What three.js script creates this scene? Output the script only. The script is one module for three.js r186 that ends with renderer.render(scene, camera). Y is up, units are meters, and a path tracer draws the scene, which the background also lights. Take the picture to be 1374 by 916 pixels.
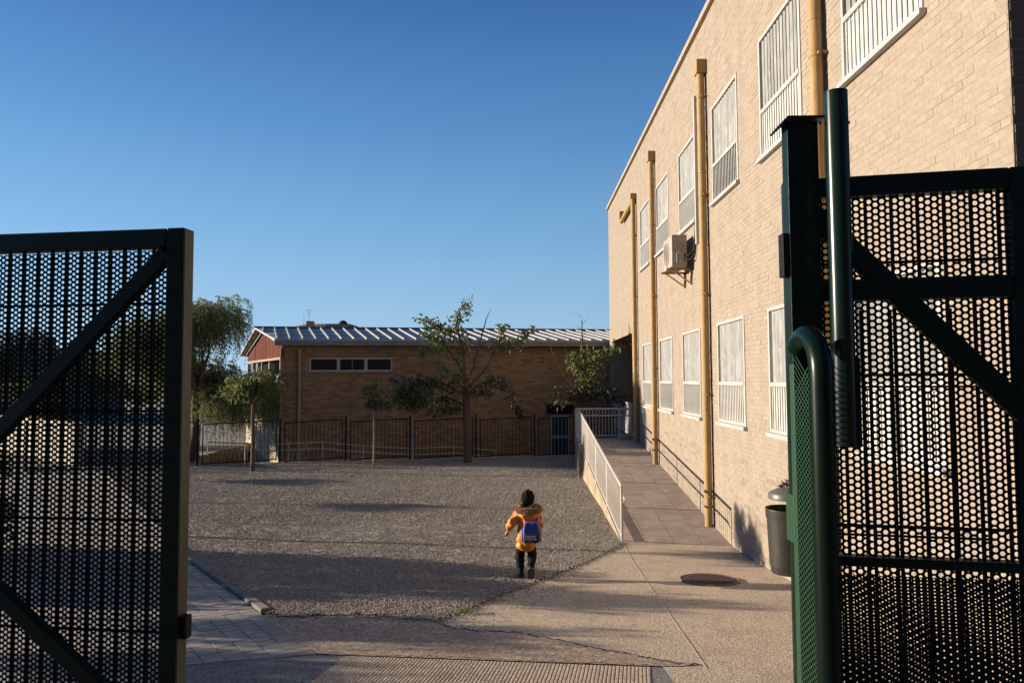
import * as THREE from 'three';
import { mergeGeometries } from 'three/addons/utils/BufferGeometryUtils.js';
import { RoundedBoxGeometry } from 'three/addons/geometries/RoundedBoxGeometry.js';

/* ---------- camera, sky, sun, exposure ---------- */
const scene = new THREE.Scene();
const camera = new THREE.PerspectiveCamera(51.01, 1024 / 682, 0.05, 900);
camera.position.set(0, 2.4, 0);
camera.rotation.set(0.05308, 0.01458, -0.005, 'YXZ');
scene.add(camera);

const renderer = new THREE.WebGLRenderer({ antialias: true });
renderer.setSize(1024, 682);
renderer.toneMapping = THREE.LinearToneMapping;
renderer.toneMappingExposure = 2.0;
renderer.shadowMap.enabled = true;

const sunDir = new THREE.Vector3(-0.9695, 0.1908, -0.1535).normalize();   // low morning sun, from the left and a little beyond
{
  const W = 512, H = 256, data = new Float32Array(W * H * 4);
  const stops = [[0, 0.385, 0.585, 0.75], [0.07, 0.30, 0.52, 0.745], [0.19, 0.18, 0.40, 0.68], [0.33, 0.093, 0.262, 0.55], [0.47, 0.046, 0.152, 0.40], [0.75, 0.022, 0.09, 0.27], [1.0, 0.017, 0.072, 0.23]];
  for (let r = 0; r < H; r++) {
    const up = ((r + 0.5) / H - 0.5) * Math.PI, y = Math.max(0, Math.sin(up));
    let k = 0; while (k < stops.length - 2 && stops[k + 1][0] < y) k++;
    const a = stops[k], b = stops[k + 1], t = Math.min(1, Math.max(0, (y - a[0]) / (b[0] - a[0])));
    for (let c = 0; c < W; c++) {
      const az = ((c + 0.5) / W - 0.5) * 2 * Math.PI, cx = Math.cos(az) * Math.cos(up), cz = Math.sin(az) * Math.cos(up);
      const cosS = cx * sunDir.x + Math.sin(up) * sunDir.y + cz * sunDir.z;
      const air = 0.985 + 0.24 * cosS + 0.30 * Math.pow(Math.max(0, cosS), 5);
      for (let q = 0; q < 3; q++) data[(r * W + c) * 4 + q] = (a[q + 1] + (b[q + 1] - a[q + 1]) * t) * air * [1.10, 1.035, 1.0][q] / 2.0;
      data[(r * W + c) * 4 + 3] = 1;
    }
  }
  const sky = new THREE.DataTexture(data, W, H, THREE.RGBAFormat, THREE.FloatType);
  sky.mapping = THREE.EquirectangularReflectionMapping; sky.magFilter = sky.minFilter = THREE.LinearFilter; sky.needsUpdate = true;
  scene.background = sky; scene.environment = sky;
}
const sun = new THREE.DirectionalLight(new THREE.Color().setRGB(1, 0.86, 0.68), 5);
sun.position.copy(sunDir).multiplyScalar(60); sun.target.position.set(0, 0, -14);
sun.position.add(sun.target.position);
sun.castShadow = true; sun.shadow.mapSize.set(4096, 4096); sun.shadow.radius = 1;
Object.assign(sun.shadow.camera, { left: -40, right: 40, top: 30, bottom: -30, near: 1, far: 140 });
scene.add(sun, sun.target);

/* ---------- helpers ---------- */
function mulberry(a) { return () => { a |= 0; a = a + 0x6D2B79F5 | 0; let t = Math.imul(a ^ a >>> 15, 1 | a); t = t + Math.imul(t ^ t >>> 7, 61 | t) ^ t; return ((t ^ t >>> 14) >>> 0) / 4294967296; }; }
const rnd = mulberry(7);
const rr = (a, b, f = rnd) => a + (b - a) * f();
const V = (x, y, z) => new THREE.Vector3(x, y, z);
const lin = (r, g, b) => new THREE.Color().setRGB(r, g, b);
const counts = new Map();
function numbered(n) { const k = counts.get(n) ?? 0; counts.set(n, k + 1); return k ? n + '_' + String(k).padStart(3, '0') : n; }
function tag(o, label, category, group, kind) { if (label) o.userData.label = label; if (category) o.userData.category = category; if (group) o.userData.group = group; if (kind) o.userData.kind = kind; return o; }
function thing(name, label, category, p = [0, 0, 0], group) { const o = new THREE.Group(); o.name = numbered(name); o.position.set(...p); scene.add(o); return tag(o, label, category, group); }
function part(name, geo, mat, parent = scene) {
  const m = new THREE.Mesh(Array.isArray(geo) ? merge(geo) : geo, mat);
  m.name = parent === scene ? numbered(name) : name; m.castShadow = m.receiveShadow = true; parent.add(m); return m;
}
function merge(list) {
  const gs = list.map((g) => { const q = g.index ? g.toNonIndexed() : g.clone(); for (const k of Object.keys(q.attributes)) if (!['position', 'normal', 'uv'].includes(k)) q.deleteAttribute(k); if (!q.attributes.uv) q.setAttribute('uv', new THREE.BufferAttribute(new Float32Array(q.attributes.position.count * 2), 2)); return q; });
  return mergeGeometries(gs);
}
// uv in metres from the face's own plane
function metric(g, s = 1, off = 0) {
  if (g.index) g = g.toNonIndexed();
  const p = g.attributes.position, uv = new Float32Array(p.count * 2), a = V(), b = V(), c = V();
  for (let i = 0; i < p.count; i += 3) {
    a.fromBufferAttribute(p, i); b.fromBufferAttribute(p, i + 1); c.fromBufferAttribute(p, i + 2);
    const n = b.clone().sub(a).cross(c.clone().sub(a)), x = Math.abs(n.x), y = Math.abs(n.y), z = Math.abs(n.z);
    [a, b, c].forEach((q, k) => { const [u, v] = x >= y && x >= z ? [q.z, q.y] : y >= z ? [q.x, q.z] : [q.x, q.y]; uv[(i + k) * 2] = u * s + off; uv[(i + k) * 2 + 1] = v * s + off * 1.7; });
  }
  g.setAttribute('uv', new THREE.BufferAttribute(uv, 2)); return g;
}
const box = (w, h, d, x = 0, y = 0, z = 0) => new THREE.BoxGeometry(w, h, d).translate(x, y, z);
const rbox = (w, h, d, x = 0, y = 0, z = 0, r = 0.006, s = 1) => new RoundedBoxGeometry(w, h, d, s, Math.min(r, w / 2.01, h / 2.01, d / 2.01)).translate(x, y, z);
function rod(a, b, r, r2 = r, seg = 8) {
  const d = b.clone().sub(a), g = new THREE.CylinderGeometry(r2, r, d.length(), seg);
  g.applyQuaternion(new THREE.Quaternion().setFromUnitVectors(V(0, 1, 0), d.clone().normalize()));
  return g.translate((a.x + b.x) / 2, (a.y + b.y) / 2, (a.z + b.z) / 2);
}
// square bar between two points; "side" is the direction of its width
function bar(a, b, w, t, side) {
  const d = b.clone().sub(a), L = d.length(), y = d.normalize(), x = side.clone().addScaledVector(y, -side.dot(y)).normalize(), z = x.clone().cross(y);
  return new RoundedBoxGeometry(w, L, t, 1, Math.min(w, t) * 0.12).applyMatrix4(new THREE.Matrix4().makeBasis(x, y, z)).translate((a.x + b.x) / 2, (a.y + b.y) / 2, (a.z + b.z) / 2);
}
const tube = (pts, r, n = 24, seg = 10) => new THREE.TubeGeometry(new THREE.CatmullRomCurve3(pts, false, 'catmullrom', 0.5), n, r, seg, false);
function soup(pos, mat, name, parent, color) {
  const g = new THREE.BufferGeometry(); g.setAttribute('position', new THREE.Float32BufferAttribute(pos, 3));
  if (color) g.setAttribute('color', new THREE.Float32BufferAttribute(color, 3));
  g.computeVertexNormals(); const q = metric(g); if (color) q.setAttribute('color', g.attributes.color); return part(name, q, mat, parent);
}

/* ---------- noise and textures ---------- */
function hash(x, y, s) { let h = Math.imul(x, 374761393) + Math.imul(y, 668265263) + Math.imul(s, 1442695041) | 0; h = Math.imul(h ^ h >>> 13, 1274126177); return ((h ^ h >>> 16) >>> 0) / 4294967296; }
function vnoise(x, y, per, s) {
  const X = Math.floor(x), Y = Math.floor(y), fx = x - X, fy = y - Y, m = (v) => per ? ((v % per) + per) % per : v;
  const u = fx * fx * (3 - 2 * fx), v = fy * fy * (3 - 2 * fy), a = hash(m(X), m(Y), s), b = hash(m(X + 1), m(Y), s), c = hash(m(X), m(Y + 1), s), d = hash(m(X + 1), m(Y + 1), s);
  return a + (b - a) * u + (c - a) * v + (a - b - c + d) * u * v;
}
function fbm(x, y, base, oct, s, gain = 0.5) { let t = 0, a = 1, w = 0, f = base; for (let i = 0; i < oct; i++, f *= 2, a *= gain) { t += a * vnoise(x * f, y * f, f, s + i); w += a; } return t / w; }
function texture(n, fn, srgb, rep = 1) {
  const d = new Uint8Array(n * n * 4);
  for (let j = 0; j < n; j++) for (let i = 0; i < n; i++) { const c = fn(i / n, j / n), o = (j * n + i) * 4; for (let k = 0; k < 3; k++) d[o + k] = Math.max(0, Math.min(255, 255 * (Array.isArray(c) ? c[k] : c))); d[o + 3] = 255; }
  const t = new THREE.DataTexture(d, n, n); t.wrapS = t.wrapT = THREE.RepeatWrapping; t.magFilter = THREE.LinearFilter; t.minFilter = THREE.LinearMipmapLinearFilter; t.generateMipmaps = true;
  if (srgb) t.colorSpace = THREE.SRGBColorSpace; t.repeat.set(rep, rep); t.needsUpdate = true; return t;
}
const mixc = (a, b, t) => a.map((v, i) => v + (b[i] - v) * t);
const grain = texture(256, (x, y) => 0.88 + 0.26 * (fbm(x, y, 48, 3, 3) - 0.5) + 0.07 * (fbm(x, y, 4, 3, 9) - 0.5), true, 1);   // mild tone grain, multiplies a colour
const faint = texture(256, (x, y) => 0.88 + 0.12 * (fbm(x, y, 32, 3, 43) - 0.5) + 0.10 * (fbm(x, y, 3, 3, 49) - 0.5), true, 1);
const grainBump = texture(256, (x, y) => fbm(x, y, 48, 3, 21), false, 1);
const cloudy = texture(256, (x, y) => { const a = fbm(x, y, 4, 5, 31); return 0.9 + 0.36 * (a - 0.5); }, true, 1);
const streaky = texture(256, (x, y) => 0.9 + 0.3 * (fbm(x, y * 0.125, 32, 3, 5) - 0.5) + 0.16 * (fbm(x, y, 8, 3, 15) - 0.5), true, 1);
function aggregate(n, base, dark, light, seed, cell, dens) {   // stones showing in a matrix
  const f = (x, y) => {
    const X = x * cell, Y = y * cell, ix = Math.floor(X), iy = Math.floor(Y); let best = 9, id = 0;
    for (let a = -1; a <= 1; a++) for (let b = -1; b <= 1; b++) { const m = (v) => ((v % cell) + cell) % cell, cx = m(ix + a), cy = m(iy + b), dx = ix + a + hash(cx, cy, seed) - X, dy = iy + b + hash(cx, cy, seed + 1) - Y, d = dx * dx + dy * dy; if (d < best) { best = d; id = hash(cx, cy, seed + 2); } }
    return [Math.sqrt(best), id];
  };
  return {
    map: texture(n, (x, y) => { const [d, id] = f(x, y), w = fbm(x, y, 4, 4, seed + 7), fine = fbm(x, y, 64, 2, seed + 9); let c = mixc(base, dark, Math.max(0, (w - 0.42) * 1.3)); if (id < dens) c = mixc(c, id < dens * 0.45 ? dark : light, d < 0.42 ? 0.75 : 0.12); return c.map((v) => v * (0.86 + 0.28 * fine)); }, true),
    bump: texture(n, (x, y) => { const [d, id] = f(x, y); return 0.35 + (id < dens ? Math.max(0, 0.5 - d) * 0.9 : 0) + 0.3 * (fbm(x, y, 64, 2, seed + 9) - 0.5); }, false),
  };
}
const std = (color, o = {}) => new THREE[o.specularIntensity === undefined ? 'MeshStandardMaterial' : 'MeshPhysicalMaterial']({ color, roughness: 0.85, metalness: 0, side: THREE.DoubleSide, ...o });
const withRep = (t, r) => { const q = t.clone(); q.repeat.set(r, r); q.needsUpdate = true; return q; };
const M = {};
{
  const ag = aggregate(512, [0.70, 0.625, 0.53], [0.58, 0.51, 0.43], [0.77, 0.70, 0.605], 40, 64, 0.55);
  M.concrete = std(0xffffff, { map: withRep(ag.map, 0.9), bumpMap: withRep(ag.bump, 0.9), bumpScale: 0.004, roughness: 0.95 });
  const as = aggregate(512, [0.46, 0.44, 0.42], [0.34, 0.32, 0.31], [0.64, 0.61, 0.57], 80, 80, 0.7);
  M.asphalt = std(0xffffff, { map: withRep(as.map, 1.2), bumpMap: withRep(as.bump, 1.2), bumpScale: 0.004, roughness: 0.95 });
  const gr = aggregate(512, [0.58, 0.535, 0.475], [0.41, 0.37, 0.325], [0.74, 0.69, 0.62], 120, 56, 0.85);
  M.gravelBed = std(0xffffff, { map: withRep(gr.map, 0.8), bumpMap: withRep(gr.bump, 0.8), bumpScale: 0.006, roughness: 1 });
  M.dirt = std(lin(0.24, 0.205, 0.165), { map: withRep(cloudy, 0.35), roughness: 1 });
  const ol = aggregate(512, [0.61, 0.53, 0.45], [0.47, 0.395, 0.33], [0.71, 0.63, 0.54], 140, 64, 0.5);
  M.oldConcrete = std(0xffffff, { map: withRep(ol.map, 0.55), bumpMap: withRep(ol.bump, 0.9), bumpScale: 0.004, roughness: 0.95 });
  M.pebble = std(0xffffff, { roughness: 0.95 });
}
M.brick = std(0xffffff, { vertexColors: true, map: withRep(faint, 1.7), bumpMap: withRep(grainBump, 2.2), bumpScale: 0.0008, roughness: 0.9 });
const brickTone = [[0.362, 0.294, 0.226], [0.356, 0.289, 0.222], [0.367, 0.299, 0.231], [0.358, 0.289, 0.221], [0.365, 0.297, 0.229]];
M.bricks = brickTone.map(([r, g, b]) => std(lin(r, g, b), { map: withRep(faint, 1.7), bumpMap: withRep(grainBump, 2.2), bumpScale: 0.0008, roughness: 0.9 }));
M.mortar = std(lin(0.325, 0.26, 0.197), { map: withRep(grain, 1.5), roughness: 0.95 });
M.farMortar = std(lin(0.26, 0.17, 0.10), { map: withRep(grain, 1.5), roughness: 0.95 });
M.render = std(lin(0.40, 0.315, 0.215), { map: withRep(cloudy, 0.7), bumpMap: withRep(grainBump, 2), bumpScale: 0.002, roughness: 0.95 });
M.cornice = std(lin(0.42, 0.33, 0.24), { map: withRep(streaky, 0.8), roughness: 0.85 });
M.white = std(lin(0.52, 0.50, 0.46), { map: withRep(cloudy, 0.8), roughness: 0.5 });
M.lower = std(lin(0.62, 0.60, 0.56), { map: withRep(cloudy, 0.6), roughness: 0.65 });
M.panel = std(lin(0.45, 0.435, 0.40), { map: withRep(cloudy, 0.6), roughness: 0.65 });
M.slats = [0.30, 0.325, 0.275].map((v) => std(lin(v, v * 0.985, v * 0.94), { map: withRep(streaky, 1), roughness: 0.8 }));
M.dark = std(lin(0.02, 0.02, 0.022), { roughness: 0.9 });
M.room = std(lin(0.06, 0.055, 0.05), { roughness: 0.95 });
M.glass = new THREE.MeshPhysicalMaterial({ color: 0xffffff, transmission: 1, thickness: 0, roughness: 0.02, ior: 1.5, side: THREE.DoubleSide });
M.darkGlass = new THREE.MeshPhysicalMaterial({ color: lin(0.55, 0.5, 0.45), transmission: 1, thickness: 0, roughness: 0.04, ior: 1.5, side: THREE.DoubleSide });
M.pipe = std(lin(0.40, 0.25, 0.09), { map: withRep(streaky, 1.4), roughness: 0.7 });
M.rail = std(lin(0.58, 0.53, 0.465), { map: withRep(cloudy, 1.2), roughness: 0.4 });
M.green = std(lin(0.0035, 0.013, 0.009), { roughness: 0.55, map: withRep(cloudy, 5), roughnessMap: withRep(grain, 1.5), specularIntensity: 0.3, bumpMap: withRep(grainBump, 6), bumpScale: 0.0004 });
M.greenMesh = std(lin(0.005, 0.038, 0.013), { roughness: 0.5 });
M.plate = std(lin(0.003, 0.006, 0.006), { roughness: 0.7, specularIntensity: 0.15 });
M.black = std(lin(0.006, 0.006, 0.006), { roughness: 0.6, specularIntensity: 0.3 });
M.fence = std(lin(0.010, 0.010, 0.011), { roughness: 0.85 });
M.tile = [[0.47, 0.370, 0.285], [0.455, 0.358, 0.277], [0.48, 0.378, 0.292], [0.462, 0.364, 0.28]].map(([r, g, b]) => std(lin(r, g, b), { map: withRep(cloudy, 1.1), bumpMap: withRep(grainBump, 3), bumpScale: 0.001, roughness: 0.85 }));
M.pathTile = [[0.37, 0.325, 0.27], [0.35, 0.305, 0.255], [0.395, 0.345, 0.29], [0.36, 0.315, 0.265]].map(([r, g, b]) => std(lin(r, g, b), { map: withRep(cloudy, 1.3), bumpMap: withRep(grainBump, 3), bumpScale: 0.0015, roughness: 0.9 }));
M.kerb = std(lin(0.21, 0.19, 0.165), { map: withRep(cloudy, 1.5), bumpMap: withRep(grainBump, 3), bumpScale: 0.003, roughness: 0.95 });
M.grout = std(lin(0.40, 0.355, 0.295), { map: withRep(cloudy, 1), roughness: 1 });
M.bark = std(lin(0.115, 0.085, 0.06), { map: withRep(streaky, 3), bumpMap: withRep(streaky, 3), bumpScale: 0.01, roughness: 0.95 });
M.paleBark = std(lin(0.24, 0.20, 0.155), { map: withRep(streaky, 3), roughness: 0.95 });
const leafMat = (r, g, b, t = 0.35) => new THREE.MeshPhysicalMaterial({ color: 0xffffff, vertexColors: true, roughness: 0.7, transmission: 0, side: THREE.DoubleSide });

function leafCloud() { return { pos: [], col: [] }; }
function leaf(c, p, dir, len, wid, tone, f, bend = 0.25) {   // a folded blade of four triangles
  const d = dir.clone().normalize(), side = V(f() - 0.5, f() - 0.5, f() - 0.5).cross(d).normalize(), up = side.clone().cross(d);
  const m1 = p.clone().addScaledVector(d, len * 0.5), tip = p.clone().addScaledVector(d, len).addScaledVector(up, -len * bend), l = m1.clone().addScaledVector(side, wid * 0.5).addScaledVector(up, wid * 0.2), r = m1.clone().addScaledVector(side, -wid * 0.5).addScaledVector(up, wid * 0.2);
  for (const q of [[p, l, m1], [p, m1, r], [l, tip, m1], [m1, tip, r]]) for (const v of q) { c.pos.push(v.x, v.y, v.z); c.col.push(...tone); }
}
const foliageMat = new THREE.MeshPhysicalMaterial({ color: 0xffffff, vertexColors: true, roughness: 0.9, transmission: 0.4, thickness: 0, side: THREE.DoubleSide });
/* ---------- the ground, its level and its sheets ---------- */
const level = (z) => { const Z = Math.max(-z, 3.2); return 0.08 * 0.3 * Math.log1p(Math.exp((9.8 - Z) / 0.3)); };   // the entrance ramp climbs towards the street
function clipHalf(poly, nx, nz, c) {   // keep nx*x + nz*z <= c
  const out = [];
  for (let i = 0; i < poly.length; i++) { const a = poly[i], b = poly[(i + 1) % poly.length], da = nx * a[0] + nz * a[1] - c, db = nx * b[0] + nz * b[1] - c; if (da <= 0) out.push(a); if (da * db < 0) { const t = da / (da - db); out.push([a[0] + (b[0] - a[0]) * t, a[1] + (b[1] - a[1]) * t]); } }
  return out;
}
const cuts = [-600, -60, -11]; for (let z = -10.6; z <= -3.05; z += 0.2) cuts.push(z); cuts.push(-2.9, 60);
function sheet(poly, lift) {
  const pos = [];
  for (let i = 0; i + 1 < cuts.length; i++) {
    let q = clipHalf(clipHalf(poly, 0, -1, -cuts[i]), 0, 1, cuts[i + 1]); q = q.filter((p, k) => { const o = q[(k + 1) % q.length]; return Math.hypot(p[0] - o[0], p[1] - o[1]) > 1e-6; });
    if (q.length < 3) continue;
    for (const f of THREE.ShapeUtils.triangulateShape(q.map((p) => new THREE.Vector2(p[0], p[1])), [])) for (const k of f.slice().reverse()) pos.push(q[k][0], level(q[k][1]) + lift, q[k][1]);
  }
  const g = new THREE.BufferGeometry(); g.setAttribute('position', new THREE.Float32BufferAttribute(pos, 3)); g.computeVertexNormals();
  for (let i = 1; i < g.attributes.normal.array.length; i += 3) if (g.attributes.normal.array[i] < 0) { g.attributes.normal.array[i] *= -1; g.attributes.normal.array[i - 1] *= -1; g.attributes.normal.array[i + 1] *= -1; }
  return metric(g);
}
const struct = (name, geo, mat, parent) => { const m = part(name, geo, mat, parent); m.userData.kind = 'structure'; return m; };
struct('ground', sheet([[-400, 60], [400, 60], [400, -24.3], [9, -24.3], [1.6, -22.75], [-9.3, -20.46], [-10.5, -20.2], [-10.5, -600], [-400, -600]], -0.03), M.dirt);
struct('lower_ground', sheet([[-10.6, -19.9], [400, -19.9], [400, -600], [-10.6, -600]], -0.7), M.dirt);
const stripL = [-1.56, -5.48], stripR = [0.98, -5.19];
struct('pavement', sheet([[-14, -0.5], [4.6, -0.5], [4.6, -4.8], [1.05, -5.3], [-1.5, -5.6], [-2.5, -5.32], [-14, -2.32]], -0.006), M.asphalt);
struct('concrete_apron', sheet([[1.43, -10.62], [2.99, -10.62], [2.99, -1.4], [1.1, -1.4], stripR, [stripL[0] - 0.12, stripL[1] - 0.02], [-2.42, -6.66], [-1.5, -6.75], [-0.78, -6.5]], -0.002), M.concrete);
// outside the building's near end the apron goes on as plain ground
{ // ribbed entrance strip: real ribs
  const pos = [], dx = -0.16, P = (u, t) => [u + dx * t, -5.45 + t], pitch = 0.027, quad = (a, b, c, d) => pos.push(...a, ...b, ...c, ...a, ...c, ...d);
  const topAt = (x) => stripL[1] + (x - stripL[0]) * (stripR[1] - stripL[1]) / (stripR[0] - stripL[0]);
  for (let u = -1.9; u < 0.92; u += pitch) for (let k = 0; k < 8; k++) {
    const t0 = topAt(u) + 5.45 + 0.012 + k * 0.3, t1 = t0 + 0.3, prof = [[0, 0], [0.006, 0.006], [0.020, 0.006], [pitch, 0]];
    if (u < -1.34 - 0.04 * Math.max(0, t0)) continue;
    for (let s = 0; s < 3; s++) { const A = P(u + prof[s][0], t0), B = P(u + prof[s + 1][0], t0), C = P(u + prof[s + 1][0], t1), D = P(u + prof[s][0], t1), h0 = prof[s][1] - 0.008, h1 = prof[s + 1][1] - 0.008; quad([A[0], level(A[1]) + h0, A[1]], [D[0], level(D[1]) + h0, D[1]], [C[0], level(C[1]) + h1, C[1]], [B[0], level(B[1]) + h1, B[1]]); }
  }
  const g = new THREE.BufferGeometry(); g.setAttribute('position', new THREE.Float32BufferAttribute(pos, 3)); g.computeVertexNormals();
  struct('ribbed_pavement', metric(g), M.concrete);
}
struct('retaining_wall', metric(box(0.2, 0.7, 45, -10.6, -0.37, -43)), M.render);
const kerbA = [-0.58, -0.8146], kerbN = [0.8146, -0.58];   // along the kerb away from the camera; across it towards the gravel
const gravelPoly = [[-2.2, -6.58], [-11.6, -19.7], [-11.4, -20.05], [-9.3, -20.42], [1.41, -22.66], [1.41, -10.55], [-0.78, -6.44], [-1.5, -6.68]];
const inside = (poly, x, z) => { let r = false; for (let i = 0, j = poly.length - 1; i < poly.length; j = i++) { const [a, b] = poly[i], [c, d] = poly[j]; if ((b > z) !== (d > z) && x < (c - a) * (z - b) / (d - b) + a) r = !r; } return r; };
const rough = (x, z) => 0.020 * (fbm(x / 16 + 2, z / 16 + 3, 16 * 3, 4, 61, 0.62) - 0.5) + 0.05 * (vnoise(x * 0.6, z * 0.6, 0, 66) - 0.5) * Math.min(1, Math.max(0, -z - 8) / 4);
{
  const s = 0.055, pos = [], h = (x, z) => level(z) + 0.012 + rough(x, z);
  for (let x = -11.6; x < 1.41; x += s) for (let z = -22.7; z < -6.4; z += s) {
    if (!inside(gravelPoly, x + s / 2, z + s / 2)) continue;
    const a = [x, h(x, z), z], b = [x + s, h(x + s, z), z], c = [x + s, h(x + s, z + s), z + s], d = [x, h(x, z + s), z + s];
    pos.push(...a, ...d, ...c, ...a, ...c, ...b);
  }
  const g = new THREE.BufferGeometry(); g.setAttribute('position', new THREE.Float32BufferAttribute(pos, 3)); g.computeVertexNormals();
  struct('gravel_yard', metric(g), M.gravelBed);
  const stone = new THREE.IcosahedronGeometry(1, 0); { const p = stone.attributes.position; for (let i = 0; i < p.count; i++) { const k = 0.72 + 0.5 * hash(Math.round(p.getX(i) * 9), Math.round(p.getY(i) * 9 + p.getZ(i) * 31), 5); p.setXYZ(i, p.getX(i) * k, p.getY(i) * k * 0.7, p.getZ(i) * k); } stone.computeVertexNormals(); }
  const N = 210000, im = new THREE.InstancedMesh(stone, M.pebble, N), f = mulberry(99), m = new THREE.Matrix4(), q = new THREE.Quaternion(), e = new THREE.Euler(), col = new THREE.Color(); let n = 0;
  for (let tries = 0; tries < 1200000 && n < N; tries++) {
    const Z = 6.3 + 16.4 * Math.pow(f(), 1.7), x = rr(-11.5, 2.2, f), z = -Z;
    if (x < -0.76 * Z) continue;
    const jx = x + rr(-0.09, 0.09, f), jz = z + rr(-0.09, 0.09, f); if (!inside(gravelPoly, jx, jz)) continue;
    const r = rr(0.0045, 0.0115, f) * (Z > 12 ? 1.35 : 1);
    if (vnoise(x * 7, z * 7, 0, 71) < 0.3 && f() < 0.6) continue;
    m.compose(V(x, level(z) + 0.012 + rough(x, z) + r * 0.3, z), q.setFromEuler(e.set(f() * 6, f() * 6, f() * 6)), V(r, r, r));
    im.setMatrixAt(n, m); const t = rr(0.62, 1.3, f); im.setColorAt(n++, col.setRGB(0.275 * t, 0.24 * t, 0.195 * t));
  }
  im.count = n; im.name = 'gravel'; im.castShadow = im.receiveShadow = true; tag(im, 'loose grey brown gravel covering the school yard', 'gravel', null, 'stuff'); scene.add(im);
}
const along = (s, t) => [stripL[0] + kerbA[0] * s - kerbN[0] * t, stripL[1] + kerbA[1] * s - kerbN[1] * t];   // s metres up the kerb, t metres left of it
{
  const path = struct('path', sheet([along(0, 0), along(17, 0), along(17, 2.7), along(-1.6, 2.7), [-2.6, -5.16]], -0.004), M.grout);
  const S = 0.118, B = 0.15, list = [];
  for (let i = -16; i < 46; i++) for (let j = 0; j < 16; j++) {
    let q = [along(i * S + 0.005, j * B + 0.0045), along((i + 1) * S - 0.005, j * B + 0.0045), along((i + 1) * S - 0.005, (j + 1) * B - 0.0045), along(i * S + 0.005, (j + 1) * B - 0.0045)];
    const dx = stripL[0] + 2.46, dz = stripL[1] + 5.2, L = Math.hypot(dx, dz), n = [-dz / L, dx / L];   // keep the far side of the edge line
    q = clipHalf(q, n[0], n[1], n[0] * stripL[0] + n[1] * stripL[1] - 0.012);
    if (q.length < 3) continue;
    const cx = q.reduce((s, p) => s + p[0], 0) / q.length, cz = q.reduce((s, p) => s + p[1], 0) / q.length, Z = -cz, px = cx / Z;
    if (px < -0.66 - 0.02 || Z > 11) continue;
    list.push([Z, q]);
  }
  list.sort((a, b) => a[0] - b[0]);
  const rest = [], tileGeo = (q) => { const h = rr(-0.0015, 0.0015), tx = rr(-0.012, 0.012), pos = []; const top = q.map(([x, z]) => [x, level(z) + h + 0.001 + (x - q[0][0]) * tx, z]), bot = q.map(([x, z]) => [x, level(z) - 0.03, z]); for (let i = 1; i + 1 < q.length; i++) pos.push(...top[0], ...top[i + 1], ...top[i]); for (let i = 0; i < q.length; i++) { const k = (i + 1) % q.length; pos.push(...top[i], ...top[k], ...bot[k], ...top[i], ...bot[k], ...bot[i]); } const g = new THREE.BufferGeometry(); g.setAttribute('position', new THREE.Float32BufferAttribute(pos, 3)); g.computeVertexNormals(); return metric(g, 1, rnd()); };
  list.forEach(([, q], i) => { const g = tileGeo(q); if (i < 300) part('paving_tile', g, M.pathTile[Math.floor(rnd() * 4)], path); else rest.push(g); });
  if (rest.length) part('paving_tile', rest, M.pathTile[0], path).userData.kind = 'stuff';
  const kerb = struct('kerb', box(0.001, 0.001, 0.001, stripL[0] - 1, -0.2, stripL[1] - 2), M.grout);
  for (let s = 1.55; s < 17; s += 0.5) {
    const a = along(s + 0.004, -0.055), b = along(s + 0.496, -0.055);
    part('kerb_stone', metric(bar(V(a[0], level(a[1]) - 0.02, a[1]), V(b[0], level(b[1]) - 0.02, b[1]), 0.09, 0.11, V(kerbN[0], 0, kerbN[1])), 1, s), M.kerb, kerb);
  }
}
struct('concrete_strip', sheet([[-2.40, -6.63], [-1.5, -6.70], [-0.78, -6.43], [-0.62, -6.22], [-0.42, -6.12], [-0.1, -6.08], [0.02, -6.0], [0.28, -5.86], [0.55, -5.62], [0.82, -5.45], [0.95, -5.36], [1.27, -5.235], [1.1, -5.19], stripR, stripL].map((p) => p), 0.002), M.oldConcrete);
{ // stray stones
  const f = mulberry(515), st = new THREE.IcosahedronGeometry(1, 0), N = 1500, im = new THREE.InstancedMesh(st, M.pebble, N), m = new THREE.Matrix4(), e = new THREE.Euler(), qq = new THREE.Quaternion(), col = new THREE.Color(); let n = 0;
  for (let i = 0; i < 60000 && n < N; i++) { const x = rr(-2.4, 1.4, f), z = rr(-9.0, -5.3, f); let d = 9; for (const o of [0.05, 0.12, 0.22, 0.4]) if (d === 9 && (inside(gravelPoly, x - o, z - o) || inside(gravelPoly, x, z - o))) d = o; if (inside(gravelPoly, x, z) || f() > 0.035 / d) continue; const e0 = along(0, 0); if ((x - e0[0]) * kerbN[0] + (z - e0[1]) * kerbN[1] < 0.03) continue; const r = rr(0.002, 0.008, f); m.compose(V(x, level(z) + 0.002 + r * 0.4, z), qq.setFromEuler(e.set(f() * 6, f() * 6, f() * 6)), V(r, r * 0.7, r)); im.setMatrixAt(n, m); const t = rr(0.6, 1.3, f); im.setColorAt(n++, col.setRGB(0.275 * t, 0.24 * t, 0.195 * t)); }
  im.count = n; im.name = 'stray_gravel'; im.castShadow = im.receiveShadow = true; tag(im, 'stray stones scattered over the concrete in front of the gravel yard', 'gravel', null, 'stuff'); scene.add(im);
}
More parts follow.
